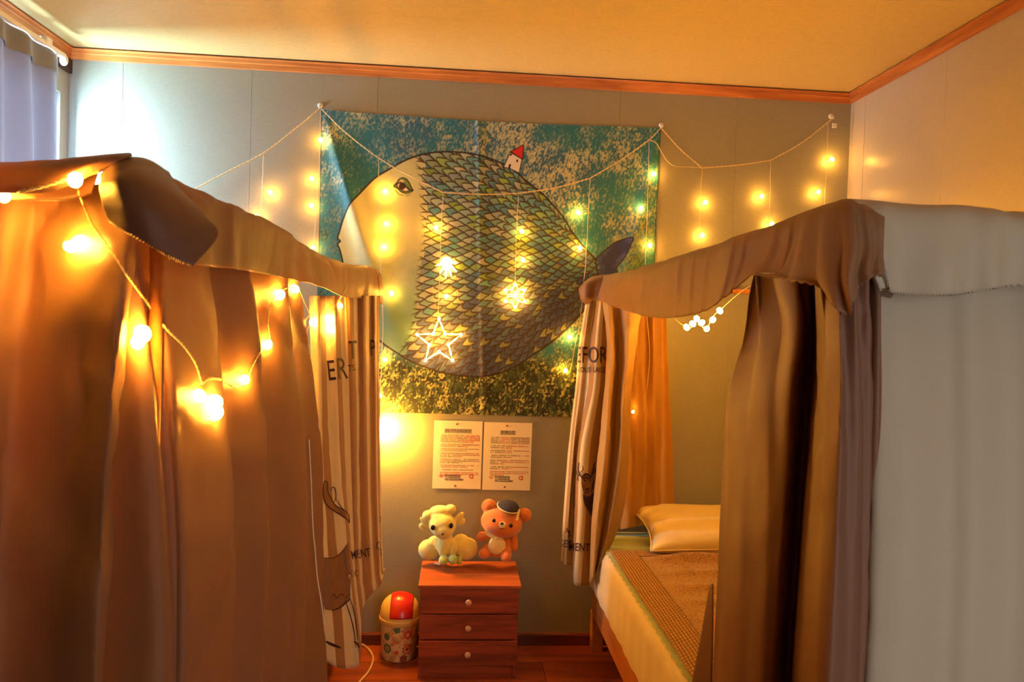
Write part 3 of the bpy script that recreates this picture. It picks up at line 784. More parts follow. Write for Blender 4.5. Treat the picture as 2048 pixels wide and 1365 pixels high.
rv = thing('valance_cloth', (0.58, 2.0, 1.5), 'peach-toned cloth swagged over the aisle rail of the right bed', 'valance')
Gv = grid_surface([
    R((1200, 585, 3.10), (1250, 572, 2.62), (1320, 558, 2.22), (1400, 532, 1.88), (1470, 510, 1.66), (1540, 485, 1.50), (1620, 458, 1.36), (1690, 440, 1.26)),
    R((1206, 553, 3.05), (1252, 543, 2.58), (1320, 525, 2.17), (1400, 500, 1.83), (1470, 478, 1.61), (1540, 454, 1.45), (1620, 425, 1.31), (1692, 403, 1.21)),
    R((1204, 562, 2.98), (1250, 556, 2.50), (1318, 540, 2.10), (1398, 514, 1.77), (1466, 490, 1.55), (1536, 464, 1.39), (1616, 436, 1.25), (1684, 412, 1.155)),
    R((1198, 582, 2.96), (1248, 588, 2.48), (1316, 590, 2.08), (1394, 568, 1.75), (1460, 540, 1.53), (1530, 510, 1.37), (1612, 490, 1.23), (1680, 480, 1.13)),
    R((1194, 600, 2.98), (1246, 620, 2.49), (1316, 636, 2.09), (1390, 628, 1.76), (1448, 600, 1.54), (1510, 548, 1.37), (1600, 558, 1.235), (1672, 582, 1.13)),
], 240, 44)
uu = np.linspace(0, 1, 241)[None, :]; vv_ = np.linspace(0, 1, 45)[:, None]
fr_u = np.modf(uu * 13 + 0.35 * np.sin(uu * 31) + 0.25 * vv_)[0]
Gv[:, :, 0] += -0.006 * np.exp(-((fr_u - .5) / .10) ** 2) * np.clip(vv_ * 3 - 1, 0, 1) + 0.004 * np.sin(uu * 19) * vv_
cloth('valance_panel', Gv, MAT['satin'], rv, 0.004, (7, 2), 61, thick=0.003)
# back-end fold of the swag
Gt = grid_surface([
    R((1160, 575, 3.02), (1180, 556, 3.0), (1212, 549, 3.04), (1250, 551, 3.08)),
    R((1158, 582, 2.97), (1176, 566, 2.95), (1204, 558, 2.97), (1222, 560, 2.98)),
    R((1162, 600, 2.96), (1174, 590, 2.94), (1192, 576, 2.94), (1208, 572, 2.93)),
    R((1172, 610, 2.97), (1180, 606, 2.95), (1190, 598, 2.94), (1198, 592, 2.93))], 30, 24)
cloth('end_fold', Gt, MAT['satin'], rv, 0.002, (12, 12), 62, thick=0.002)
# corner point of the swag, wrapping the foot post
Gp_ = grid_surface([
    R((1600, 470, 1.34), (1650, 450, 1.26), (1690, 440, 1.22), (1730, 442, 1.20), (1775, 446, 1.20)),
    R((1606, 430, 1.27), (1650, 416, 1.20), (1690, 402, 1.165), (1724, 404, 1.155), (1772, 410, 1.155)),
    R((1600, 440, 1.22), (1645, 424, 1.15), (1690, 410, 1.10), (1726, 420, 1.09), (1768, 440, 1.085)),
    R((1580, 500, 1.225), (1630, 492, 1.14), (1690, 490, 1.08), (1735, 490, 1.07), (1768, 500, 1.075)),
    R((1552, 551, 1.25), (1620, 552, 1.145), (1682, 560, 1.075), (1726, 540, 1.065), (1767, 528, 1.07)),
    R((1512, 549, 1.29), (1630, 570, 1.135), (1690, 626, 1.07), (1728, 560, 1.06), (1767, 546, 1.065))], 76, 60)
uu = np.linspace(0, 1, 77)[None, :]; vv_ = np.linspace(0, 1, 61)[:, None]
Gp_[:, :, 0] += -0.007 * np.sin(uu * 30 - 4 * vv_) * np.clip(vv_ * 2 - .7, 0, 1) * (uu < .62)
Gp_[:, :, 1] += -0.006 * np.sin(uu * 34) * np.clip(vv_ * 2 - .7, 0, 1) * np.clip(8 - 8 * uu, 0, 1)
cloth('corner_point', Gp_, MAT['satin'], rv, 0.003, (8, 8), 63, pink=0.005, thick=0.003)
fr = thing('foot_valance', (1.2, 1.1, 1.5), 'grey cloth with scalloped stitched hem folded over the foot rail of the right bed', 'valance')
Gf = grid_surface([
    R((1700, 445, 1.20), (1760, 445, 1.20), (1850, 452, 1.20), (1950, 456, 1.20), (2050, 464, 1.20), (2300, 475, 1.20), (2700, 500, 1.20)),
    R((1698, 404, 1.16), (1760, 407, 1.16), (1850, 414, 1.16), (1940, 417, 1.16), (2050, 428, 1.16), (2300, 440, 1.16), (2700, 465, 1.16)),
    R((1700, 416, 1.105), (1764, 418, 1.10), (1850, 425, 1.10), (1940, 428, 1.10), (2050, 438, 1.10), (2300, 450, 1.10), (2700, 474, 1.10)),
    R((1722, 500, 1.095), (1768, 500, 1.085), (1850, 505, 1.09), (1940, 500, 1.083), (2050, 505, 1.09), (2300, 510, 1.09), (2700, 530, 1.09)),
    R((1758, 574, 1.10), (1776, 578, 1.09), (1850, 588, 1.092), (1940, 582, 1.087), (2050, 567, 1.092), (2300, 570, 1.092), (2700, 590, 1.092))], 170, 44)
uu = np.linspace(0, 1, 171)[None, :]; vv_ = np.linspace(0, 1, 45)[:, None]
Gf[:, :, 1] += -0.007 * np.sin(uu * 38 + 2 * np.sin(uu * 9)) * np.clip(vv_ * 1.6 - .4, 0, 1)
cloth('valance_panel', Gf, MAT['satin_l'], fr, 0.004, (7, 4), 64, pink=0.005, thick=0.004)

rc = thing('striped_curtain', (0.52, 2.95, 0.42), 'striped curtain with printed lettering and stag, gathered at the right bed head', 'curtain')
Ga = grid_surface([
    R((1172, 600, 3.06), (1180, 600, 3.0), (1190, 600, 3.02), (1202, 600, 2.95), (1216, 600, 2.97)),
    R((1158, 690, 3.06), (1166, 690, 2.99), (1178, 690, 2.99), (1194, 690, 2.94), (1214, 690, 2.95)),
    R((1150, 780, 3.06), (1158, 780, 2.98), (1172, 780, 2.97), (1190, 780, 2.93), (1209, 780, 2.94)),
    R((1137, 900, 3.05), (1146, 900, 2.98), (1152, 900, 3.0), (1166, 900, 2.93), (1198, 900, 2.93)),
    R((1126, 1040, 3.04), (1136, 1040, 2.97), (1142, 1040, 3.0), (1160, 1040, 2.92), (1184, 1040, 2.92)),
    R((1121, 1124, 3.03), (1130, 1130, 2.96), (1142, 1134, 2.98), (1150, 1170, 2.92), (1178, 1170, 2.91))], 110, 80)
cloth('striped_panel', Ga, MAT['stripe'], rc, 0.002, (10, 3), 71, thick=0.0015)
STRIPE_R = CLOTHS[-1]
Gb_ = grid_surface([
    R((1204, 596, 2.95), (1216, 598, 2.90), (1236, 606, 2.90), (1256, 612, 2.84), (1284, 620, 2.84)),
    R((1214, 700, 2.93), (1224, 700, 2.87), (1240, 700, 2.90), (1256, 700, 2.83), (1272, 700, 2.86)),
    R((1206, 800, 2.92), (1218, 800, 2.86), (1236, 800, 2.90), (1246, 800, 2.83), (1262, 800, 2.86)),
    R((1194, 920, 2.91), (1210, 920, 2.85), (1228, 920, 2.89), (1240, 920, 2.83), (1258, 920, 2.88)),
    R((1184, 1040, 2.905), (1196, 1040, 2.85), (1210, 1040, 2.90), (1222, 1040, 2.84), (1244, 1040, 2.88)),
    R((1179, 1166, 2.90), (1186, 1160, 2.86), (1190, 1150, 2.90), (1196, 1138, 2.86), (1206, 1124, 2.88))], 90, 80)
cloth('plain_lining', Gb_, MAT['tan'], rc, 0.004, (8, 3), 72, thick=0.0015)
gc = thing('golden_curtain', (0.88, 3.05, 0.6), 'golden backlit curtain panel hanging beside the pillow at the right bed head', 'curtain')
Gg = grid_surface([
    R((1252, 600, 3.05), (1276, 600, 3.0), (1290, 600, 3.06), (1306, 600, 3.0), (1320, 600, 3.06), (1332, 605, 3.04)),
    R((1252, 740, 3.05), (1274, 740, 3.01), (1290, 740, 3.06), (1308, 740, 3.01), (1324, 740, 3.06), (1337, 740, 3.05)),
    R((1248, 880, 3.06), (1272, 880, 3.02), (1292, 880, 3.06), (1312, 880, 3.03), (1328, 880, 3.07), (1344, 880, 3.06)),
    R((1240, 1060, 3.07), (1262, 1056, 3.04), (1286, 1052, 3.07), (1312, 1048, 3.05), (1330, 1042, 3.08), (1350, 1036, 3.08))], 100, 60)
cloth('curtain_panel', Gg, MAT['gold'], gc, 0.006, (8, 4), 73, thick=0.0)

# ================================================================== TAPESTRY (flat textile print, painted per vertex)
def inside(poly, X, Y):
    c = np.zeros(X.shape, bool); n = len(poly)
    for i in range(n):
        x1, y1 = poly[i]; x2, y2 = poly[(i + 1) % n]
        if y1 == y2: continue
        cond = (y1 > Y) != (y2 > Y)
        c ^= cond & (X < (x2 - x1) * (Y - y1) / (y2 - y1) + x1)
    return c
def dist_line(line, X, Y):
    d = np.full(X.shape, 1e9)
    for (x1, y1), (x2, y2) in zip(line[:-1], line[1:]):
        dx, dy = x2 - x1, y2 - y1; L = dx * dx + dy * dy + 1e-9
        t = np.clip(((X - x1) * dx + (Y - y1) * dy) / L, 0, 1)
        d = np.minimum(d, np.hypot(X - x1 - t * dx, Y - y1 - t * dy))
    return d
def sm(a, b, x):
    t = np.clip((x - a) / (b - a), 0, 1); return t * t * (3 - 2 * t)
def C(r, g, b): return np.array(lin((r / 255, g / 255, b / 255)))
def mixc(A, B, t):
    return A * (1 - t[..., None]) + B * t[..., None]

def spl(pts, m):
    return [tuple(p) for p in crm(np.array(pts, float), m)]

TNX, TNY = 720, 640
tx0, tx1 = atY(643, 219, DW)[0], atY(1321, 258, DW)[0]
tz1, tz0 = 2.292, 1.012
ux = np.linspace(0, 1, TNX + 1); uz = np.linspace(0, 1, TNY + 1)
UU, WW = np.meshgrid(ux, uz)
TX = tx0 + (tx1 - tx0) * UU; TZ = tz1 + (tz0 - tz1) * WW
TZ = TZ - 0.012 * np.sin(UU * math.pi) * (1 - WW)                      # top edge sags between its pins
TX = TX + 0.010 * np.sin(WW * math.pi) * (0.5 - UU)
PX, PY = to_px(np.stack([TX, np.full_like(TX, DW), TZ], axis=-1).reshape(-1, 3))
PX = PX.reshape(TX.shape); PY = PY.reshape(TX.shape)
# --- painted ground
n1 = fbm(PX / 26, PY / 26, 100, 5); n2 = fbm(PX / 2.6 + PY / 9, PY / 4.4, 110, 4); n3 = fbm(PX / 90, PY / 90, 120, 3); n4 = fbm(PX / 3.0 + PY / 9, PY / 4.0, 130, 3)
teal = mixc(np.broadcast_to(C(34, 112, 132), PX.shape + (3,)), C(46, 98, 132), sm(.4, .7, n3))
cream = np.broadcast_to(C(196, 198, 158), PX.shape + (3,))
img = mixc(teal, cream, sm(.44, .66, n2 * .6 + n1 * .25 + n3 * .15) * (.25 + .75 * sm(.3, .7, n3 * .6 + n1 * .4)) * .9)
green = np.broadcast_to(C(74, 112, 78), PX.shape + (3,))
side = np.clip(sm(330, 560, PY) * (sm(760, 650, PX) + sm(1180, 1290, PX)), 0, 1)
img = mixc(img, mixc(green, C(26, 58, 52), sm(.45, .6, n4)), side * sm(.38, .55, n1 * .5 + n2 * .5))
low = sm(690, 740, PY + 40 * (n1 - .5))
dark = mixc(np.broadcast_to(C(30, 38, 26), PX.shape + (3,)), C(186, 180, 112), sm(.52, .66, n4 * .62 + fbm(PX / 16 + PY / 40, PY / 30, 140, 4) * .38))
dark = mixc(dark, C(78, 104, 62), sm(.46, .66, fbm(PX / 5, PY / 11, 150, 4)) * .55)
img = mixc(img, dark, low)
cr2 = np.abs(PX - 961 - 0.02 * (PY - 500)) 
# --- fish
face = spl([(700, 585), (690, 545), (684, 515), (680, 500), (676, 489), (681, 483), (676, 477), (680, 462), (687, 440), (698, 417), (711, 399), (730, 377), (752, 356), (778, 340), (808, 323), (837, 312), (867, 306), (897, 304)], 90)
back = spl([(897, 304), (934, 307), (971, 315), (1004, 328), (1030, 343), (1056, 366), (1082, 386), (1105, 410), (1127, 436), (1145, 466), (1168, 495), (1193, 521)], 70)
belly = spl([(1199, 556), (1188, 590), (1162, 628), (1133, 658), (1104, 684), (1068, 709), (1032, 732), (999, 747), (963, 753), (927, 752), (891, 747), (855, 736), (822, 723), (793, 705), (764, 685), (734, 655), (712, 620), (700, 585)], 90)
fish = face + back + [(1199, 535)] + belly
fin = spl([(1190, 520), (1208, 503), (1231, 485), (1263, 476), (1258, 495), (1247, 518), (1232, 540), (1250, 570), (1262, 600), (1236, 590), (1212, 566), (1196, 548), (1190, 520)], 60)
fin_m = inside(fin, PX, PY)
img[fin_m] = mixc(np.broadcast_to(C(60, 76, 150), PX.shape + (3,)), C(36, 44, 96), sm(.4, .6, n1))[fin_m]
fish_m = inside(fish, PX, PY)
hg = np.clip((PY - 310) / 420, 0, 1)
facec = mixc(np.broadcast_to(C(206, 202, 146), PX.shape + (3,)), C(104, 142, 130), sm(.30, .85, hg + .25 * (n1 - .5)))
facec = mixc(facec, C(120, 150, 104), sm(.5, .75, n3) * .5)
# scales: staggered pointed ovals on rings around the tail joint
jx = 5.0 * (fbm(PX / 30, PY / 30, 160, 2) - .5) * 2; jy = 5.0 * (fbm(PX / 30, PY / 30, 170, 2) - .5) * 2
dx = PX + jx - 1255; dy = PY + jy - 512
rr = np.hypot(dx, dy); th = np.arctan2(dy, -dx)
KA = 0.0018
a = np.log1p(KA * rr) / KA / 9.6
hashf = lambda i, j: np.modf(np.abs(np.sin(i * 127.1 + j * 311.7) * 43758.5453))[0]
def ring(kk):
    rc_ = np.expm1(kk * 9.6 * KA) / KA
    wpx = 11.5 + 0.010 * rc_
    N = np.maximum(np.round(2 * math.pi * rc_ / wpx), 6)
    ph = hashf(kk, kk * 0 + 3.0) * 0.35 + 0.5 * np.mod(kk, 2)
    q = th / (2 * math.pi) * N + ph + 1000
    j = np.floor(q); t = (q - j - .5) * 2
    return t, j, wpx
kf = np.floor(a)
t0, j0, w0 = ring(kf - 1); s0 = (a - (kf - 1) - 1.0)                  # inner ring's tip reaching outward, s in 0..1
wd0 = np.clip(1 - s0, 0, 1) ** 0.62 * 1.0
in0 = np.abs(t0) < wd0
t1, j1, w1 = ring(kf)
kk = np.where(in0, kf - 1, kf); jj = np.where(in0, j0, j1)
e0 = np.abs(np.abs(t0) - wd0) * w0 * .5
e1 = np.where(in0, 99, (1 - np.abs(t1)) * w1 * .5)
edge = np.minimum(e0 * 0.8, e1)
h1 = hashf(kk, jj); h2 = hashf(kk + 17, jj + 5); h3 = hashf(kk + 41, jj + 29)
pos = np.clip((PX - 850) / 330, 0, 1); posy = np.clip((PY - 310) / 430, 0, 1)
sc = mixc(np.broadcast_to(C(206, 206, 172), PX.shape + (3,)), C(92, 146, 146), sm(.1, .7, h1 * .7 + pos * .5))
sc = mixc(sc, C(66, 122, 150), sm(.45, .75, h2) * (.5 + .4 * pos))
sc = mixc(sc, C(138, 168, 84), sm(.80, .9, h3))
sc = mixc(sc, C(70, 84, 130), sm(.48, 1.0, posy + .45 * pos * posy + .35 * (h2 - .5)))
sc = mixc(sc, C(150, 160, 96), sm(.86, .93, h2) * .7)
bodyd = sc * (0.75 + .35 * h1)[..., None]
grad = np.clip(np.where(in0, s0 * .5 + .5, (a - kf) * .5), 0, 1)
bodyd = bodyd * (0.78 + 0.42 * grad)[..., None]
line_t = sm(1.6, 0.7, edge)
bodyd = mixc(bodyd, C(58, 40, 30), line_t * .93)
bnd = crm(np.array([(838, 300), (846, 340), (850, 365), (852, 421), (856, 477), (847, 532), (841, 588), (834, 640), (822, 680), (806, 712), (790, 760)], float), 80)
xb = np.interp(PY, bnd[:, 1], bnd[:, 0])
scaled = PX > xb + 7 * (h1 - .5) * 2
cont = np.where(scaled[..., None], bodyd, mixc(facec, C(58, 40, 30), line_t * .9 * sm(16, 4, xb - PX)))
img = np.where(fish_m[..., None], cont, img)
for ln, w in ((face, 1.6), (back, 1.5), (belly, 1.5), (fin, 1.2)):
    img = mixc(img, C(40, 26, 22), sm(w + .8, w - .5, dist_line(ln, PX, PY)))
# eye
def fill(poly, col, soft=None):
    m = inside(poly, PX, PY); img[m] = col
lid = spl([(788, 372), (794, 366), (798, 360), (805, 356.5), (813, 359), (819, 367), (823, 376), (826, 382), (818, 386), (810, 387), (802, 384), (796, 378), (788, 374)], 50)
fill(lid, C(96, 128, 58))
fill(spl([(795, 370), (800, 362), (806, 360), (808, 366), (802, 368), (795, 370)], 30), C(200, 176, 132))
eyew = spl([(793, 370), (798, 367), (806, 368), (813, 374), (819, 381), (811, 384), (803, 380), (797, 376), (793, 370)], 40)
fill(eyew, C(226, 196, 170))
fill([(805 + 7.0 * math.cos(t), 373 + 7.0 * math.sin(t)) for t in np.linspace(0, 6.28, 30)], C(48, 14, 14))
for ln, w in ((lid, 1.0), (eyew, .9), (spl([(791, 381), (798, 389), (806, 392)], 14), .5), (spl([(793, 371), (800, 366), (808, 369), (817, 379), (826, 382)], 24), 1.2)):
    img = mixc(img, C(40, 18, 16), sm(w + .7, w - .4, dist_line(ln, PX, PY)))
img = mixc(img, C(122, 146, 62), sm(7, 0, np.hypot((PX - 815) * .6, PY - 390)) * .6)
# house on the back
wallp = [(1007, 335), (1021, 304), (1044, 319), (1038, 347), (1022, 339)]
roof = [(1020, 305), (1047, 290), (1045, 320)]
fill(wallp, C(226, 218, 206)); fill(roof, C(206, 34, 30))
for w_ in ([(1020, 309), (1024, 307), (1024, 311), (1020, 313)], [(1032, 321), (1036, 319), (1036, 324), (1032, 326)], [(1016, 335), (1019, 328), (1022, 330), (1020, 339)]):
    fill(w_, C(44, 26, 24))
for ln in (wallp + wallp[:1], roof + roof[:1]):
    img = mixc(img, C(40, 20, 18), sm(1.5, .4, dist_line(ln, PX, PY)))
img = mixc(img, C(70, 40, 30), sm(1.6, .4, dist_line(spl([(937, 705), (944, 722), (950, 738), (953, 752)], 20), PX, PY)) * .7)
img = mixc(img, C(24, 40, 40), sm(3, .5, np.minimum(np.minimum(PX - PX.min(axis=1, keepdims=True), PX.max(axis=1, keepdims=True) - PX), 99)) * .7)
# relief: folded creases, diagonal pulls from the pinned corners
TY = np.full_like(TX, DW - 0.006)
TY -= 0.004 * np.exp(-((PX - 961 - .02 * (PY - 500)) / 5.0) ** 2) + 0.004 * (fbm(PX / 120, PY / 120, 180, 2) - .3)
def pull(x1, y1, x2, y2, wdt, amp):
    t = np.clip(((PX - x1) * (x2 - x1) + (PY - y1) * (y2 - y1)) / ((x2 - x1) ** 2 + (y2 - y1) ** 2), 0, 1)
    d = np.hypot(PX - x1 - t * (x2 - x1), PY - y1 - t * (y2 - y1))
    return amp * np.exp(-(d / (wdt * (.4 + t))) ** 2) * np.sin(np.clip(t, 0.02, 1) * math.pi * .85)
TY -= pull(650, 235, 735, 520, 16, .018) + pull(655, 235, 800, 700, 18, .008) + pull(1310, 275, 1255, 560, 14, .012)
tap = thing('wall_tapestry', (0.12, DW - 0.004, 1.0), 'large cloth tapestry printed with a round blue-green scaly fish, pinned to wall', 'tapestry')
V = np.stack([TX, TY, TZ], axis=-1).reshape(-1, 3) - np.array(tap.location)
nvt = V.shape[0]
idx = np.arange(nvt, dtype=np.int32).reshape(TNY + 1, TNX + 1)
Fq = np.stack([idx[:-1, :-1], idx[1:, :-1], idx[1:, 1:], idx[:-1, 1:]], axis=-1).reshape(-1, 4)
me = bpy.data.meshes.new('printed_cloth')
me.vertices.add(nvt); me.vertices.foreach_set('co', V.astype(np.float32).reshape(-1))
me.loops.add(Fq.size); me.loops.foreach_set('vertex_index', Fq.reshape(-1))
me.polygons.add(len(Fq)); me.polygons.foreach_set('loop_start', np.arange(0, Fq.size, 4, dtype=np.int32))
me.polygons.foreach_set('loop_total', np.full(len(Fq), 4, dtype=np.int32))
me.polygons.foreach_set('use_smooth', np.ones(len(Fq), bool))
me.update(calc_edges=True); me.validate()
ca = me.attributes.new('print', 'FLOAT_COLOR', 'POINT')
ca.data.foreach_set('color', np.concatenate([np.clip(img, 0, 1).reshape(-1, 3), np.ones((nvt, 1))], axis=1).astype(np.float32).reshape(-1))
me.materials.append(MAT['tapestry'])
put(bpy.data.objects.new('printed_cloth', me), tap)

# clear adhesive hooks holding tapestry and lights
def hook(px, py, label):
    p = atY(px, py, DW)
    t = thing('wall_hook', (p[0], DW, p[2]), label, 'hook', 'clear hooks on the back wall')
    lathe('hook_base', (p[0], DW - 0.001, p[2] + 0.004), [(0.0115, 0.0), (0.0115, 0.003), (0.009, 0.006), (0.002, 0.0065)], MAT['clear'], t, 20, 'y')
    tube('hook_arm', [(p[0], DW - 0.006, p[2]), (p[0], DW - 0.016, p[2] - 0.006), (p[0], DW - 0.024, p[2] - 0.012), (p[0], DW - 0.026, p[2] - 0.004)], 0.0028, MAT['clear'], t, 8)
hook(641, 213, 'clear hook at the upper left corner of the fish tapestry')
hook(1322, 253, 'clear hook at the upper right corner of the fish tapestry')
hook(1661, 235, 'clear hook near the right-hand corner of the back wall')

# ================================================================== NOTICES
def text_mesh(s, size, fontoff=0.0):
    cu = bpy.data.curves.new('t', 'FONT'); cu.body = s; cu.size = size; cu.align_x = 'CENTER'; cu.align_y = 'CENTER'; cu.resolution_u = 3; cu.offset = fontoff
    o = bpy.data.objects.new('t', cu); COL.objects.link(o)
    dg = bpy.context.evaluated_depsgraph_get()
    me = bpy.data.meshes.new_from_object(o.evaluated_get(dg))
    bpy.data.objects.remove(o); bpy.data.curves.remove(cu)
    V = np.array([v.co[:] for v in me.vertices]) if len(me.vertices) else np.zeros((0, 3))
    F = [tuple(p.vertices) for p in me.polygons]; bpy.data.meshes.remove(me)
    return V, F
def notice(px0, py0, px1, py1, title, title_w, lines, label, seed):
    A = atY(px0, py0, DW); B = atY(px1, py1, DW)
    w = 0.210; h = 0.297
    c = np.array([(A[0] + B[0]) / 2, DW - 0.002, (A[2] + B[2]) / 2])
    ang = -math.atan2(B[2] - A[2], B[0] - A[0])
    t = thing('notice_sheet', (c[0], DW - 0.0025, c[2] - h / 2), label, 'notice')
    def P(u, v, lift=0.0):                              # u, v in 0..1 from the top left corner
        return c + np.array([w * (u - .5), -0.0008 - lift, h * (-v)])
    n = 12; V = []; F = []
    for j in range(n + 1):
        for i in range(n + 1):
            p = P(i / n, j / n, 0.0012 * math.sin(i / n * 3.1) * math.sin(j / n * 3.1) * 0); V.append(p)
    for j in range(n):
        for i in range(n):
            q = j * (n + 1) + i; F.append((q, q + n + 1, q + n + 2, q + 1))
    sh = mesh('paper', V, F, MAT['paper'], t); m = sh.modifiers.new('t', 'SOLIDIFY'); m.thickness = 0.0006; m.offset = 0
    rnd = random.Random(seed)
    quads = {'txt_red': ([], []), 'txt_dark': ([], []), 'txt_mid': ([], []), 'hl': ([], [])}
    def q(kind, u0, v0, u1, v1, lift=0.0008):
        V, F = quads[kind]; b = len(V)
        V += [P(u0, v0, lift), P(u0, v1, lift), P(u1, v1, lift), P(u1, v0, lift)]; F.append((b, b + 1, b + 2, b + 3))
    for (v, u0, u1, runs) in lines:
        u = u0
        while u < u1:
            kind = runs[min(int((u - u0) / max(u1 - u0, .01) * len(runs)), len(runs) - 1)]
            k_ = {'r': 'txt_red', 'd': 'txt_dark', 'm': 'txt_mid'}[kind.lower()]
            if rnd.random() < 0.9:
                hh = 0.0075 + 0.002 * rnd.random()
                q(k_, u, v - hh * .8, u + 0.017, v - hh * .2); q(k_, u + .002, v + hh * .1, u + 0.015, v + hh * .7)
                q(k_, u + .006, v - hh, u + .0105, v + hh)
            if kind.isupper(): q('txt_red', u, v + .0105, u + .0225, v + .0125)
            u += 0.0225
    if not title:                                       # too blurred to read: glyph-like blocks
        u = .235
        while u < .76:
            for du, dv, eu, ev in ((0, -.020, .030, -.014), (0, -.004, .030, .001), (.003, -.020, .009, .020), (.020, -.016, .026, .016), (0, .013, .030, .018)):
                if rnd.random() < .8: q('txt_dark', u + du, .147 + dv, u + eu, .147 + ev, .0012)
            u += .038
    # highlighted title bar and network lines
    tw = title_w / 2
    q('hl', .5 - tw, .118, .5 + tw, .176, 0.0005)
    q('txt_dark', .5 - tw, .176, .5 + tw, .180)
    for k_, ww in enumerate((.30, .30, .37)):
        q('hl', .26, .790 + k_ * .031, .26 + ww, .818 + k_ * .031, 0.0005)
    for kind, (V, F) in quads.items():
        if not F: continue
        if kind == 'hl':
            for f_ in F: mesh('highlight', [V[i_] for i_ in f_], [(0, 1, 2, 3)], MAT[kind], t)
        else: mesh('printed_text', V, F, MAT[kind], t)['kind'] = 'stuff'
    if title:
        V, F = text_mesh(title, 0.0155)
        V = np.array([P(.5, .147, .0012) + np.array([v[0], 0, v[1]]) for v in V])
        mesh('title_lettering', V, F, MAT['ink'], t)
    for k_, s in enumerate(('ID : hanooom 2g', '     : hanooom 5g', 'PW : hanooom0000')):
        V, F = text_mesh(s, 0.0098, 0.0001)
        V = np.array([P(.265, .804 + k_ * .031, .0012) + np.array([v[0] + 0.031 + (.007 if k_ == 2 else 0), 0, v[1]]) for v in V])
        mesh('network_lettering', V, F, MAT['ink'], t)
    # red wireless symbol
    V = []; F = []
    for r0_, r1_ in ((.004, .006), (.0085, .0105), (.013, .015)):
        b = len(V)
        for k_ in range(9):
            an = math.radians(50 + 80 * k_ / 8)
            for r_ in (r0_, r1_): V.append(P(.18, .85, .001) + np.array([r_ * 1.1 * math.cos(an), 0, r_ * math.sin(an)]))
        for k_ in range(8): F.append((b + 2 * k_, b + 2 * k_ + 1, b + 2 * k_ + 3, b + 2 * k_ + 2))
    mesh('wireless_symbol', V, F, MAT['txt_red'], t)
    # red round emblem with a squared corner
    V = []; F = []; cc = P(.80, .815, .001)
    def ringpts(ro, sq):
        out = []
        for k_ in range(24):
            an = 2 * math.pi * k_ / 24; rx = ro
            if -math.pi / 2 < (an if an < math.pi else an - 2 * math.pi) < 0.0 and sq: rx = ro * min(1.3, 1 / max(abs(math.cos(an)), abs(math.sin(an))))
            if 0 < an < math.pi / 2 and sq: rx = ro * min(1.25, 1 / max(abs(math.cos(an)), abs(math.sin(an))))
            out.append(cc + np.array([rx * math.cos(an), 0, rx * math.sin(an)]))
        return out
    o_, i_ = ringpts(.0095, True), ringpts(.0058, False)
    V = o_ + i_; F = [(k_, 24 + k_, 24 + (k_ + 1) % 24, (k_ + 1) % 24) for k_ in range(24)]
    b = len(V)
    for uu in (-.0022, .0008):
        V += [cc + np.array([uu, 0, -.003]), cc + np.array([uu + .0014, 0, -.003]), cc + np.array([uu + .0014, 0, .003]), cc + np.array([uu, 0, .003])]
        F.append((b, b + 1, b + 2, b + 3)); b += 4
    mesh('emblem', V, F, MAT['txt_red'], t)
    for (u, v) in ((.47, .05), (.47, .955)):
        p = P(u, v, 0.0); lathe('tack', (p[0], p[1], p[2]), [(.0042, 0), (.0042, .001), (.003, .003), (.0008, .0035)], MAT['pin'], t, 14, 'y')
LN1 = []
v = .215
for (n_, runs) in ((5, 'dmdRR'), (2, 'mmDR'), (2, 'mm'), (3, 'rdmr'), (3, 'mdm'), (2, 'rmr'), (1, 'mm'), (3, 'rr')):
    for i in range(n_):
        LN1.append((v, .16 if i == 0 else .15, (.94 if i < n_ - 1 else .94 - .12 * (n_ % 4)), runs)); v += .0235
    v += .018
LN2 = []
v = .225
for (n_, runs) in ((4, 'drDD'), (2, 'dR'), (2, 'dr'), (2, 'ddr'), (3, 'drr'), (2, 'dr'), (3, 'rr')):
    for i in range(n_):
        LN2.append((v, .15, (.94 if i < n_ - 1 else .94 - .17 * (n_ % 4)), runs)); v += .026
    v += .019
notice(868, 840, 966, 844, '', .56, LN1, 'left of two printed notice sheets under the tapestry, long highlighted title', 3)
notice(968, 843, 1065, 848, '办理入住', .32, LN2, 'right of two printed notice sheets, headed with four Chinese characters', 4)

# ================================================================== PRINTS ON THE STRIPED CURTAINS
def decal(name, polysVF, bvh, mat, parent, lift=0.006, cut=3.0):
    """flat ink laid on the cloth: polygons given in photo pixels, dropped onto the cloth along the sight lines"""
    bm = bmesh.new()
    V, F = polysVF
    vs = [bm.verts.new((p[0], p[1], 0)) for p in V]
    for f in F:
        try: bm.faces.new([vs[i] for i in f])
        except ValueError: pass
    bmesh.ops.triangulate(bm, faces=bm.faces)
    for _ in range(3):
        es = [e for e in bm.edges if e.calc_length() > cut]
        if not es: break
        bmesh.ops.subdivide_edges(bm, edges=es, cuts=1); bmesh.ops.triangulate(bm, faces=bm.faces)
    bad = []
    for v_ in bm.verts:
        h_ = hit(v_.co.x, v_.co.y, lift, [bvh])
        if h_ is None: bad.append(v_)
        else: v_.co = Vector(h_)
    if bad: bmesh.ops.delete(bm, geom=bad, context='VERTS')
    long_ = [e for e in bm.edges if e.calc_length() > 0.12]
    if long_: bmesh.ops.delete(bm, geom=long_, context='EDGES')
    if len(bm.faces) == 0: bm.free(); return None
    return bm_obj(name, bm, mat, parent)
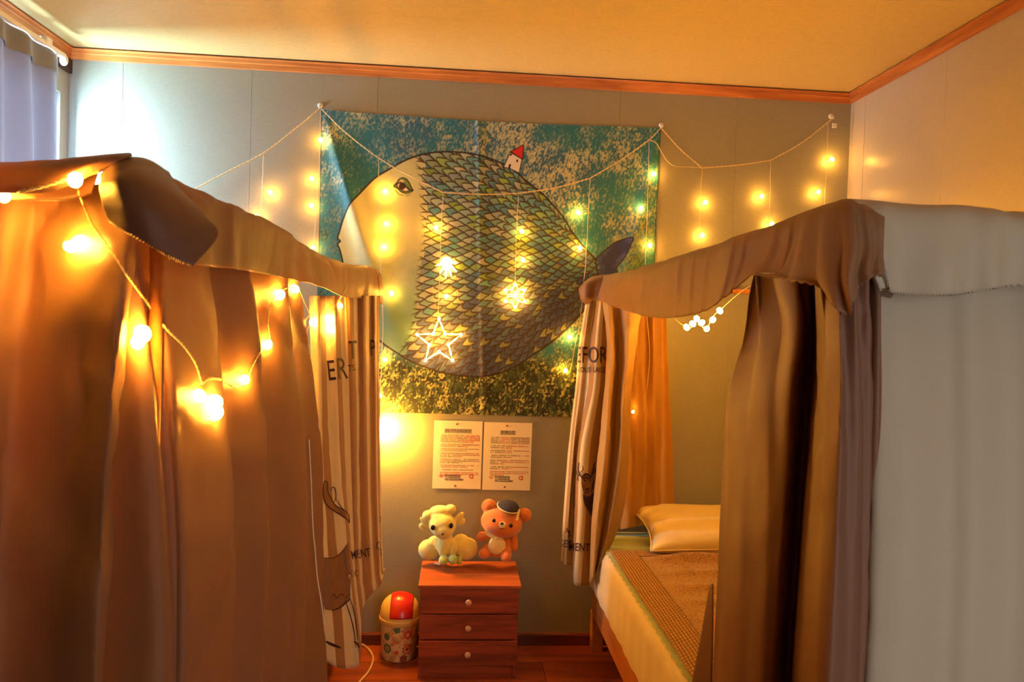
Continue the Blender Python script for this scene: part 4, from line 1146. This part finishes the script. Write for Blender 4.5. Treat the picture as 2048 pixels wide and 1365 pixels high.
def lettering(s, cx, cy, hpx, bvh, parent, slant=0.0, sx=1.0, rot=0.0):
    V, F = text_mesh(s, 1.0, 0.006)
    if not len(V): return
    V = V - np.array([(V[:, 0].max() + V[:, 0].min()) / 2, (V[:, 1].max() + V[:, 1].min()) / 2, 0])
    k_ = hpx / (V[:, 1].max() - V[:, 1].min())
    P = []
    for v_ in V:
        x = v_[0] * k_ * sx; y_ = -v_[1] * k_
        P.append((cx + x * math.cos(rot) - y_ * math.sin(rot) + slant * y_, cy + x * math.sin(rot) + y_ * math.cos(rot)))
    decal('lettering', (P, F), bvh, MAT['ink'], parent)
def ink(pts, w, bvh, parent, name='drawn_line', mat='ink'):
    """a pen stroke of width w pixels"""
    pts = np.array(spl(pts, max(8, len(pts) * 5)) if len(pts) > 2 else pts, float)
    t = np.gradient(pts, axis=0); nrm = np.stack([-t[:, 1], t[:, 0]], axis=1); nrm /= (np.linalg.norm(nrm, axis=1, keepdims=True) + 1e-9)
    ww = w * (0.35 + 0.65 * np.sin(np.linspace(0.25, math.pi - 0.25, len(pts))))[:, None] / 2
    V = np.vstack([pts + nrm * ww, pts - nrm * ww]); n = len(pts)
    F = [(i, i + 1, n + i + 1, n + i) for i in range(n - 1)]
    return V.tolist(), F
def strokes(name, lst_, bvh, parent, mat='ink'):
    V = []; F = []
    for pts, w in lst_:
        v_, f_ = ink(pts, w, bvh, parent); b = len(V); V += v_; F += [tuple(i + b for i in f) for f in f_]
    o_ = decal(name, (V, F), bvh, MAT[mat], parent)
    if o_: o_['kind'] = 'stuff'
lettering('E', 663, 741, 40, STRIPE_L, lst, rot=-.12, sx=.62); lettering('R', 685, 737, 42, STRIPE_L, lst, rot=-.10, sx=.58)
lettering('T', 706, 700, 36, STRIPE_L, lst, sx=.55, rot=-.05); lettering('P', 746, 696, 32, STRIPE_L, lst, sx=.5, rot=-.05); lettering('TS.', 704, 736, 12, STRIPE_L, lst, sx=.8, rot=-.08)
lettering('MENT', 722, 1108, 17, STRIPE_L, lst, rot=-.16, sx=.62); lettering('C', 757, 1092, 17, STRIPE_L, lst, sx=.6); lettering('S', 762, 1106, 12, STRIPE_L, lst, sx=.6)
lettering('U', 759, 1040, 14, STRIPE_L, lst, sx=.4); lettering('OC', 709, 1148, 14, STRIPE_L, lst, rot=-.1, sx=.5)
lettering('EFOR', 1183, 710, 33, STRIPE_R, rc, sx=.60); lettering('NOUS LAISSE', 1184, 740, 11, STRIPE_R, rc, sx=.72)
lettering('A', 1134, 1062, 12, STRIPE_R, rc, sx=.7); lettering('S', 1139, 1068, 12, STRIPE_R, rc, sx=.7)
lettering('SES', 1131, 1088, 15, STRIPE_R, rc, sx=.85, rot=.10); lettering('MENT', 1159, 1095, 16, STRIPE_R, rc, sx=.70, rot=.05)
# stag head on the right striped curtain
strokes('stag_antlers', [([(1170, 962), (1161, 952), (1156, 940), (1158, 925)], 3), ([(1162, 952), (1155, 950), (1153, 942)], 2.4), ([(1160, 946), (1166, 940), (1165, 932)], 2), ([(1158, 950), (1155, 958), (1158, 962)], 2.4),
                         ([(1179, 960), (1184, 950), (1187, 938), (1189, 926)], 3), ([(1185, 948), (1190, 944), (1191, 936)], 2), ([(1164, 955), (1172, 949), (1182, 954)], 4)], STRIPE_R, rc)
head = [(1162, 955), (1170, 951), (1182, 953), (1187, 960), (1186, 972), (1181, 984), (1182, 990), (1176, 994), (1169, 991), (1167, 984), (1164, 972)]
decal('stag_head', ([p for p in head], [tuple(range(len(head)))]), STRIPE_R, MAT['ink_l'], rc, 0.005)
neck = [(1166, 988), (1172, 994), (1180, 993), (1188, 985), (1188, 1004), (1185, 1020), (1183, 1034), (1178, 1026), (1170, 1012), (1167, 1000)]
decal('stag_neck', (neck, [tuple(range(len(neck)))]), STRIPE_R, MAT['ink'], rc, 0.005)
strokes('stag_lines', [([(1166, 957), (1172, 956), (1180, 958)], 3), ([(1168, 963), (1170, 962), (1171, 964)], 2.4), ([(1178, 963), (1180, 962), (1181, 964)], 2.4), ([(1171, 977), (1173, 980), (1177, 979), (1178, 976)], 4), ([(1169, 985), (1174, 986), (1180, 983)], 2),
                       ([(1163, 962), (1165, 975), (1168, 985)], 1.6), ([(1187, 962), (1185, 975), (1182, 985)], 2.4)], STRIPE_R, rc)
# drawn animal on the left striped curtain
ear = [(647, 968), (650, 963), (655, 966), (656, 985), (664, 1000), (672, 1012), (690, 1022), (698, 1030), (699, 1046), (694, 1040), (680, 1030), (662, 1018), (650, 1005), (646, 985)]
decal('drawn_tail_wash', (ear, [tuple(range(len(ear)))]), STRIPE_L, MAT['ink_l'], lst, 0.005)
strokes('drawn_tail', [(ear[:8], 2.2), (ear[7:] + ear[:1], 2.6), ([(662, 985), (664, 976), (670, 978), (672, 995), (668, 1005)], 2), ([(672, 998), (682, 1014), (694, 1026)], 1.8)], STRIPE_L, lst)
bodyp = [(634, 1113), (650, 1117), (668, 1116), (684, 1104), (697, 1086), (701, 1120), (702, 1150), (700, 1200), (692, 1206), (680, 1216), (664, 1222), (650, 1220), (640, 1180)]
decal('drawn_body_wash', (bodyp, [tuple(range(len(bodyp)))]), STRIPE_L, MAT['ink_l'], lst, 0.005)
strokes('drawn_body', [(bodyp[:5], 1.8), (bodyp[7:11], 3.4), ([(662, 1196), (668, 1190), (674, 1197), (682, 1189), (692, 1195), (702, 1188)], 1.6), ([(690, 1200), (700, 1230), (708, 1262), (712, 1296)], 2.2), ([(700, 1196), (710, 1232), (716, 1280)], 1.8), ([(708, 1284), (716, 1290), (718, 1297)], 4),
                       ([(652, 1284), (664, 1290), (682, 1297)], 6)], STRIPE_L, lst)

# ================================================================== FAIRY LIGHTS
_b = bmesh.new(); bmesh.ops.create_icosphere(_b, subdivisions=2, radius=1.0)
for v_ in _b.verts: v_.co.z *= 1.25
BULB = bpy.data.meshes.new('bulb'); _b.to_mesh(BULB); _b.free(); BULB.materials.append(MAT['led'])
BULB.polygons.foreach_set('use_smooth', [True] * len(BULB.polygons))
BULB2 = BULB.copy(); BULB2.materials.clear(); BULB2.materials.append(MAT['led_str'])
def bulb(p, parent, r=0.0055, me_=None):
    o = bpy.data.objects.new('bulb', me_ or BULB); put(o, parent); o.location = tuple(local(parent, p)); o.scale = (r, r, r)
    o.rotation_euler = (random.uniform(-1, 1), random.uniform(-1, 1), 0)
WD = DW - 0.026
fl = thing('fairy_light_curtain', tuple(atY(1000, 380, WD)), 'curtain of warm fairy lights hanging across the back wall over the tapestry', 'fairy lights')
def wpts(pts, m=4, off=0.0):
    P = [atY(x, y_, WD - off) for x, y_ in pts]
    return crm(P, (len(P) - 1) * m + 1)
def twist(P, r, turns, ph):
    P = np.asarray(P); n = len(P); P = crm(P, n * 6); L = np.concatenate([[0], np.cumsum(np.linalg.norm(np.diff(P, axis=0), axis=1))])
    an = L * turns + ph
    return P + np.stack([np.zeros(len(P)), r * np.cos(an), r * np.sin(an)], axis=1)
main = [[(380, 384), (398, 374), (460, 341), (527, 306), (590, 258), (641, 216)], [(641, 216), (690, 264), (757, 316), (820, 352), (886, 385)], [(886, 385), (960, 389), (1036, 387)],
        [(1036, 387), (1110, 376), (1180, 357)], [(1180, 357), (1245, 318), (1298, 280), (1322, 256)], [(1322, 256), (1360, 298), (1404, 336)], [(1404, 336), (1480, 330), (1541, 321)], [(1541, 321), (1600, 288), (1657, 244), (1664, 236)]]
for seg_ in main:
    P = wpts(seg_)
    tube('main_wire', twist(P, .0022, 160, 0), 0.0016, MAT['wire'], fl, 5)
    tube('main_wire', twist(P, .0022, 160, math.pi), 0.0016, MAT['wire'], fl, 5)
tube('loose_wire', wpts([(1298, 280), (1312, 286), (1324, 306), (1336, 324), (1352, 333), (1380, 334), (1404, 336)], 4, .004), 0.0013, MAT['wire'], fl, 5)
pt = atY(1668, 246, DW - .03)
box('tag', (pt[0] - .008, DW - .034, pt[2] - .022), (pt[0] + .012, DW - .028, pt[2] - .002), MAT['clear'], fl, .002)
strands = [
    ([(527, 307), (525, 360), (522, 436)], [(540, 385), (514, 433)]),
    ([(641, 217), (640, 290), (634, 400), (627, 496), (624, 540)], [(641, 280), (623, 357), (622, 411), (626, 495)]),
    ([(757, 317), (758, 420), (761, 520), (766, 640), (762, 760), (764, 860)], [(770, 383), (773, 448), (768, 494), (783, 587), (770, 720), (760, 792)]),
    ([(886, 386), (882, 470), (879, 560), (876, 640)], [(872, 456), (893, 593)]),
    ([(1037, 388), (1033, 470), (1030, 566)], [(1044, 463), (1046, 520)]),
    ([(1180, 358), (1176, 440), (1170, 540), (1160, 640), (1140, 745)], [(1157, 425), (1160, 496), (1140, 675), (1131, 742)]),
    ([(1298, 281), (1296, 380), (1290, 540)], [(1308, 348), (1282, 417), (1300, 491)]),
    ([(1404, 337), (1400, 420), (1397, 500)], [(1411, 405), (1405, 471)]),
    ([(1541, 322), (1540, 400), (1536, 462)], [(1524, 393), (1544, 448)]),
    ([(1656, 246), (1654, 320), (1648, 420)], [(1664, 319), (1637, 384)]),
]
for pts, bulbs in strands:
    P = wpts(pts, 5)
    P = P + np.stack([.0012 * np.sin(np.arange(len(P)) * 2.1), np.zeros(len(P)), np.zeros(len(P))], axis=1)
    tube('strand', P, 0.0013, MAT['wire'], fl, 5)
    for (bx, by) in bulbs:
        p = atY(bx, by, WD - .004); bulb(p, fl, 0.0085)
        # short lead from the strand to its bulb
        k_ = np.argmin(np.abs(P[:, 2] - p[2] - .012)); tube('bulb_lead', crm([P[k_], (P[k_] + p) / 2 + [0, -.003, .004], p], 6), 0.001, MAT['wire'], fl, 5)
hot = blob('bulb', atY(770, 861, WD - .016), (.018, .018, .020), MAT['led_hot'], fl, sub=2)
# star of light
cx_, cy_ = 878, 684
def star_pts(cx_, cy_, R_, r_, n, ph=-math.pi / 2):
    return [(cx_ + (R_ if k % 2 == 0 else r_) * math.cos(ph + k * math.pi / n), cy_ + (R_ if k % 2 == 0 else r_) * math.sin(ph + k * math.pi / n)) for k in range(2 * n)]
sp = star_pts(cx_, cy_, 46, 20, 5)
st = tube('star_outline', [atY(x, y_, WD - .004) for x, y_ in [p for a_, b_ in zip(sp, sp[1:] + sp[:1]) for p in (a_, ((a_[0] + b_[0]) / 2, (a_[1] + b_[1]) / 2))]], .0036, MAT['ledrod'], fl, 8, True)
for q_ in sp: bulb(atY(q_[0], q_[1], WD - .010), st, 0.0062)
# snowflake of light: six rod petals
sf = lathe('snowflake_hub', atY(1030, 592, WD - .004), [(.009, 0), (.009, .005), (.004, .007)], MAT['ledrod'], fl, 12, 'y')
for k in range(6):
    an = math.pi / 2 + k * math.pi / 3
    f_ = lambda r_, w_: atY(1030 + r_ * math.cos(an) - w_ * math.sin(an), 592 + r_ * math.sin(an) + w_ * math.cos(an), WD - .004)
    tube('petal', [f_(4, 0), f_(14, 6), f_(26, 0), f_(14, -6)], .0026, MAT['ledrod'], sf, 6, True)
    bulb(f_(22, 0), sf, .0062)
# leaf-shaped pendant with splayed fingers
lp = blob('leaf_pendant', atY(893, 524, WD - .004), (.026, .004, .022), MAT['ledrod'], fl)
for k, (fx, fy) in enumerate(((-22, 8), (-13, 24), (-2, 34), (10, 30), (20, 20), (22, 2))):
    tube('finger', [atY(893, 524, WD - .004), atY(893 + fx * .6, 524 + fy * .6, WD - .006), atY(893 + fx, 524 + fy, WD - .004)], [.009, .006, .002], MAT['ledrod'], lp, 8)
bulb(atY(896, 522, WD - .014), lp, .0075)

# string of lights laid over the left bed's curtains
sl = thing('fairy_light_string', tuple(hit(400, 770, .01)), 'string of warm fairy lights draped on the left bed curtains', 'fairy lights')
def on_cloth(pts, m, lift):
    out = []
    P2 = crm(np.array(pts, float), (len(pts) - 1) * m + 1)
    for x, y_ in P2:
        h_ = hit(x, y_, lift)
        out.append(h_ if h_ is not None else (out[-1] if out else atY(x, y_, 1.0)))
    d = np.array([np.linalg.norm(p - CPOS) for p in out])          # a taut wire bridges the hollows between folds
    ds = np.convolve(np.pad(d, 2, mode='edge'), np.ones(5) / 5, mode='valid'); ds = np.minimum(ds, d)
    return [CPOS + (p - CPOS) / dd * s_ for p, dd, s_ in zip(out, d, ds)]
lead1 = on_cloth([(-60, 400), (0, 394), (40, 384), (90, 372), (150, 358), (158, 388), (172, 420), (184, 448), (215, 492), (250, 545), (290, 600), (330, 655), (365, 690), (390, 726), (404, 768)], 5, .010)
lead2 = on_cloth([(404, 768), (420, 757), (448, 762), (472, 776), (492, 762), (508, 728), (524, 700), (540, 684), (536, 640), (546, 600), (575, 576), (600, 584), (612, 612), (626, 640), (650, 650), (672, 610), (690, 580), (692, 556), (688, 534)], 5, .010)
for L_ in (lead1, lead2):
    Pt = np.array(L_)
    tube('wire', twist(Pt, .0014, 300, 0), .0011, MAT['wire'], sl, 5)
    tube('wire', twist(Pt, .0014, 300, math.pi), .0011, MAT['wire'], sl, 5)
for (bx, by, r_) in ((8, 393, .005), (150, 360, .0055), (158, 486, .0065), (140, 494, .005), (285, 668, .0075), (276, 684, .006), (400, 792, .006), (430, 806, .0085), (434, 826, .007), (490, 760, .006), (536, 690, .0065),
                     (590, 578, .0075), (560, 590, .008), (626, 645, .0075), (660, 640, .008), (664, 660, .006), (680, 612, .006)):
    p = hit(bx, by, .016)
    if p is not None:
        bulb(p, sl, r_ * 1.5, BULB2)
# unseen bulbs added inside the left bed canopy to light the cloth through
li = thing('fairy_light_string', (-0.9, 2.0, 1.45), 'unseen warm bulbs added inside the curtained left bed to glow through the cloth', 'fairy lights')
lp_ = [np.array(q_) for q_ in ((-0.75, 1.16, 1.50), (-0.60, 1.17, 1.30), (-0.55, 1.18, 1.47), (-0.50, 1.45, 1.30), (-0.49, 1.75, 1.45), (-0.49, 2.1, 1.28), (-0.48, 2.45, 1.45), (-0.62, 2.5, 1.30), (-0.8, 1.9, 1.35), (-0.9, 1.5, 1.35), (-1.0, 1.17, 1.35))]
tube('wire', crm(lp_, 110), .0013, MAT['wire'], li, 5)
for p in lp_: bulb(p + np.array([-.004, .004, -.008]), li, .0110, BULB2)
# lights strung inside the right bed canopy
ri = thing('fairy_light_string', (0.9, 2.6, 1.5), 'warm fairy lights strung inside the right bed, glowing under its valance', 'fairy lights')
path = [atY(1372, 655, 2.62), atY(1392, 638, 2.62), atY(1412, 658, 2.62), atY(1438, 622, 2.62)]
far = [np.array([1.05, 2.35, 1.60]), np.array([1.5, 2.3, 1.60]), np.array([1.45, 2.0, 1.60]), np.array([1.2, 2.0, 1.60]), np.array([1.02, 2.15, 1.60])]
allp = [np.array([0.74, 2.9, 1.56])] + path + far
tube('wire', crm(allp, 90), .0013, MAT['wire'], ri, 5)
for p in path + [atY(1384, 648, 2.62), atY(1402, 646, 2.62), atY(1424, 640, 2.62)]: bulb(p + np.array([0, -.008, 0]), ri, .0105, BULB2)
for p in far: bulb(p + np.array([0, 0, -.008]), ri, .0102, BULB2)
tube('wire', crm([allp[0], np.array([.80, 3.0, 1.3]), np.array([.79, 3.02, 1.06])], 30), .0013, MAT['wire'], ri, 5)
bulb(atY(1266, 824, 2.98), ri, .006)  # glowing bulb added in place of a small reflected glint

# ================================================================== CHEST OF DRAWERS
CX0, CX1, CY0, CY1, CH = -0.122, 0.268, 2.838, 3.132, 0.376
ch = thing('chest_of_drawers', ((CX0 + CX1) / 2, (CY0 + CY1) / 2, 0), 'small reddish stained pine chest with three drawers below the notices', 'chest')
W_ = MAT['chest']
box('side_panel', (CX0, CY0 + .006, 0), (CX0 + .016, CY1 - .004, CH - .014), W_, ch, .0015)
box('side_panel', (CX1 - .016, CY0 + .006, 0), (CX1, CY1 - .004, CH - .014), W_, ch, .0015)
box('back_panel', (CX0 + .016, CY1 - .014, .01), (CX1 - .016, CY1 - .006, CH - .014), W_, ch)
box('plinth', (CX0 + .016, CY0 + .010, 0), (CX1 - .016, CY0 + .026, .052), W_, ch, .0015)
box('top_board', (CX0 - .008, CY0 - .006, CH - .014), (CX1 + .008, CY1 - .002, CH), MAT['chest_top'], ch, .003)
zz = .054
for k in range(3):
    hgt = .1005
    dr = bpy.data.objects.new('drawer', None); put(dr, ch); dr.empty_display_size = .03
    dr.location = tuple(local(ch, ((CX0 + CX1) / 2, CY0, zz)))
    yo = (.0, .004, .002)[k]
    box('drawer_front', (CX0 + .0005, CY0 - .004 + yo, zz + .0015), (CX1 - .0005, CY0 + .012 + yo, zz + hgt), W_, dr, .002)
    box('drawer_box', (CX0 + .022, CY0 + .013 + yo, zz + .008), (CX1 - .022, CY1 - .03, zz + hgt - .02), W_, dr)
    px_ = atY((935, 936, 937)[k], (1311, 1255, 1200)[k], CY0 - .01)
    lathe('knob', (px_[0], CY0 - .004 + yo, zz + hgt * .52), [(.0055, 0), (.005, .008), (.011, .012), (.0125, .018), (.010, .023), (.003, .025)], MAT['knob'], dr, 24, 'y')
    zz += hgt + .003

# ================================================================== PLUSH TOYS
def pp(px, py, d): return tuple(atY(px, py, d))
S_ = 3.03 / FPX
TOP = CH
# orange-brown teddy with a flat navy cap
tb = thing('teddy_bear', (pp(1000, 1120, 3.04)[0], 3.04, TOP), 'orange-brown plush teddy bear with navy cap and cream belly on the chest', 'plush toy')
E = lambda c, d, rx, ry, rz, rot=0.0: (pp(c[0], c[1], d), (rx * S_, ry * S_, rz * S_), (0, rot, 0))
ellipsoids('body', [
    E((1003, 1046), 3.045, 43, 28, 30, .20), E((1003, 1052), 3.03, 38, 26, 24, .20),
    E((978, 1013), 3.06, 15.5, 9, 15), E((1049, 1031), 3.06, 15, 9, 15),
    E((1000, 1090), 3.045, 23, 17, 26, .1), E((997, 1098), 3.035, 24, 17, 18),
    E((978, 1070), 3.035, 16, 9, 9, -.35), E((963, 1074), 3.03, 11, 9, 10, -.3),
    E((1028, 1082), 3.045, 8.5, 9, 16, -.15), E((1028, 1093), 3.04, 8, 8, 11),
    E((976, 1102), 3.025, 12, 12, 16, .45), E((968, 1108), 3.012, 11, 13, 10), E((1012, 1108), 3.015, 12, 14, 12), E((1012, 1115), 2.995, 11, 13, 10)],
    MAT['plush_o'], tb, .0035, 5)
belly = ellipsoids('belly_patch', [E((994, 1092), 3.008, 18, 7, 19)], MAT['plush_c'], tb, .003, 3)
mz = ellipsoids('muzzle', [E((1004, 1052), 2.99, 11, 7, 9)], MAT['plush_c'], tb, .003, 3)
blob('nose', pp(1004, 1048, 2.974), (.0075, .005, .0055), MAT['bead'], mz)
tube('mouth', [pp(999, 1057, 2.976), pp(1004, 1059, 2.974), pp(1009, 1058, 2.976)], .0012, MAT['bead'], mz, 6)
for e_ in ((988, 1042), (1022, 1052)):
    blob('eye', pp(e_[0], e_[1], 2.982), (.0075, .005, .0085), MAT['bead'], tb)
for e_ in ((978, 1015), (1048, 1033)):
    blob('inner_ear', pp(e_[0], e_[1], 3.042), (.018, .006, .017), MAT['plush_o'], tb)
cp = lathe('cap', pp(1017, 1015, 3.04), [(.046, -.004), (.048, 0), (.047, .006), (.040, .014), (.022, .019), (.003, .020)], MAT['navy'], tb, 36)
_c = Vector(local(tb, pp(1017, 1015, 3.04)))
tube('cap_band', [np.array([_c.x + .0485 * math.cos(a_), _c.y + .0485 * math.sin(a_), _c.z]) + np.array(tb.location) for a_ in np.linspace(0, 2 * math.pi, 36)[:-1]], .0028, MAT['ribbon'], cp, 6, True)
cp.rotation_euler = (math.radians(14), math.radians(12), 0)
cp.location = _c - cp.rotation_euler.to_matrix() @ _c
mesh('cap_ribbon', [pp(1037, 1019, 2.985), pp(1041, 1020, 2.985), pp(1036, 1042, 2.978), pp(1031, 1041, 2.978)], [(0, 1, 2, 3)], MAT['ribbon'], tb)
bw = blob('bow', pp(992, 1078, 3.0), (.006, .005, .006), MAT['ribbon'], tb)
for sx_ in (-1, 1):
    mesh('bow_tail', [pp(992, 1077, 2.999), pp(992 + sx_ * 4, 1078, 2.998), pp(992 + sx_ * 9, 1090, 2.994), pp(992 + sx_ * 3, 1091, 2.994)], [(0, 1, 2, 3)], MAT['ribbon'], bw)
    mesh('collar', [pp(992, 1074, 3.0), pp(992 + sx_ * 20, 1066 + 3 * sx_, 3.005), pp(992 + sx_ * 21, 1073 + 3 * sx_, 3.003), pp(992 + sx_ * 6, 1079, 2.998)], [(0, 1, 2, 3)], MAT['ribbon'], tb)
# pale yellow long-eared puppy with green feet
fx = thing('plush_animal', (pp(890, 1125, 3.03)[0], 3.03, TOP), 'pale yellow plush animal with fluffy tail and green feet sitting on the chest', 'plush toy')
ellipsoids('body', [
    E((885, 1050), 3.03, 28, 24, 24), E((886, 1060), 3.015, 22, 20, 17),
    E((880, 1024), 3.045, 22, 16, 13), E((901, 1019), 3.04, 12, 11, 10), E((856, 1032), 3.04, 12, 11, 11), E((878, 1033), 3.02, 16, 9, 5, -.15),
    E((890, 1088), 3.035, 19, 17, 24), E((886, 1098), 3.02, 10, 10, 20), E((905, 1096), 3.02, 10, 10, 20),
    E((858, 1100), 3.06, 22, 17, 21, .2), E((932, 1098), 3.06, 25, 17, 23, -.2), E((922, 1086), 3.07, 18, 12, 18), E((868, 1088), 3.06, 14, 12, 16)],
    MAT['plush_y'], fx, .0035, 5)
for e_, rot in (((917, 1036), .75), ((851, 1046), -.75)):
    ear_ = ellipsoids('ear', [E(e_, 3.035, 6.5, 4, 16, rot), E((e_[0] + (6 if rot > 0 else -6), e_[1] + 8), 3.04, 7, 4, 9, rot)], MAT['plush_y'], fx, .003, 3)
for e_ in ((866, 1056), (902, 1052)):
    blob('eye', pp(e_[0], e_[1], 2.985), (.009, .006, .0115), MAT['bead'], fx)
blob('nose', pp(885, 1069, 2.972), (.005, .004, .004), MAT['bead'], fx)
for e_, d_ in (((887, 1121), 3.0), ((906, 1120), 3.0), ((918, 1120), 3.03)):
    ellipsoids('foot', [E(e_, d_, 10 if e_[0] < 915 else 7, 12, 9.5)], MAT['plush_g'], fx, .003, 3)
mesh('care_tag', [pp(868, 1125, 3.0), pp(880, 1128, 2.99), pp(880, 1131, 2.99), pp(868, 1128, 3.0)], [(0, 1, 2, 3)], MAT['white'], fx)

# ================================================================== WASTE BIN
BX, BY = -0.213, 3.043
bn = thing('waste_bin', (BX, BY, 0), 'small floral waste bin with red swing lid beside the chest', 'bin')
body_ = lathe('bin_body', (BX, BY, 0), [(.060, 0), (.070, .002), (.0725, .008), (.078, .16), (.0775, .163), (.07, .163)], MAT['bin'], bn, 48)
lathe('lid_rim', (BX, BY, 0), [(.080, .150), (.0835, .152), (.085, .164), (.0865, .170), (.085, .174), (.080, .176)], MAT['bin_lid'], bn, 48)
def dome(u, v, k=1.0, r=.081, h=.092):
    s_ = math.sqrt(max(0, 1 - (u / r) ** 2))
    return np.array([BX + u * k, BY - r * s_ * math.sin(v) * k, .172 + h * (s_ ** .7) * math.cos(v) * k])
def dome_patch(name, u0, u1, v0, v1, mat, k, nu=24, nv=30):
    V = [dome(u0 + (u1 - u0) * i / nu, v0 + (v1 - v0) * j / nv, k) for j in range(nv + 1) for i in range(nu + 1)]
    F = [(j * (nu + 1) + i, j * (nu + 1) + i + 1, (j + 1) * (nu + 1) + i + 1, (j + 1) * (nu + 1) + i) for j in range(nv) for i in range(nu)]
    o = mesh(name, V, F, mat, bn, True); m = o.modifiers.new('t', 'SOLIDIFY'); m.thickness = .003; m.offset = 0; return o
dome_patch('lid_dome', -.0809, .0809, -1.57, 1.57, MAT['bin_lid'], 1.0, 40, 40)
dome_patch('swing_flap', -.034, .054, -.6, 1.42, MAT['bin_red'], 1.035)
def flower(az, z, r, mat, petals=0, inner=0.0):
    V = [] ; n = 36
    rb = .0725 + (.078 - .0725) * (z / .16)
    def at(dx, dz): 
        R_ = .0725 + (.078 - .0725) * ((z + dz) / .16) + .0007
        a_ = az + dx / R_; return np.array([BX + R_ * math.sin(a_), BY - R_ * math.cos(a_), z + dz])
    for k in range(n):
        a_ = 2 * math.pi * k / n; q_ = r * (1 - .22 * (petals > 0) * (.5 + .5 * math.cos(petals * a_)))
        V.append(at(q_ * math.cos(a_), q_ * math.sin(a_))); V.append(at(inner * r * math.cos(a_), inner * r * math.sin(a_)))
    F = [(2 * k, 2 * ((k + 1) % n), 2 * ((k + 1) % n) + 1, 2 * k + 1) for k in range(n)]
    mesh('printed_flower', V, F, mat, body_)
fg = plain('bin_green_print', rgb(94, 128, 92), .45); fr_ = plain('bin_coral_print', rgb(206, 96, 60), .45); fb = plain('bin_brown_print', rgb(150, 70, 40), .45)
for a_ in ((-.05, .140, .016, fg, 5, 0.0), (-.65, .106, .015, fg, 0, 0.0), (-.62, .058, .020, fg, 0, .5), (-.62, .058, .007, fr_, 0, 0), (.55, .116, .022, fr_, 6, .3), (.55, .055, .024, fr_, 8, .55), (.55, .055, .008, fb, 0, 0),
           (.35, .018, .018, fb, 6, 0), (-.05, .045, .010, fr_, 5, 0), (.0, .085, .003, fb, 0, 0), (.12, .092, .0025, fr_, 0, 0), (-.15, .09, .003, fb, 0, 0), (.1, .07, .003, fr_, 0, 0), (-.3, .075, .0025, fb, 0, 0), (-.25, .125, .004, fr_, 5, 0), (.2, .135, .004, fr_, 5, 0)):
    flower(*a_)

# ================================================================== CABLE AND CORD
fc = crm([atZ(x, y_, .005) for x, y_ in ((706, 1282), (722, 1288), (738, 1300), (746, 1318), (738, 1342), (716, 1368), (690, 1400))], 50)
fc = [np.array([p[0], p[1], .005]) for p in fc]
tag(tube('power_cable', fc, .0042, MAT['cable'], None, 10), 'cream power cable curling on the floor under the left striped curtain', 'cable')
cd = []
for x, y_, d_ in ((618, 880, 2.12), (622, 960, 2.12), (626, 1060, 2.12), (630, 1100, 2.12), (634, 1150, 2.12), (644, 1215, 2.12), (648, 1250, 2.12)):
    cd.append(atY(x, y_, d_))
cd = crm(cd, 170)
tag(tube('bead_cord', cd, [.0012 if k % 2 else .0026 for k in range(170)], MAT['white'], None, 6), 'thin white beaded cord hanging beside the left striped curtain', 'cord')
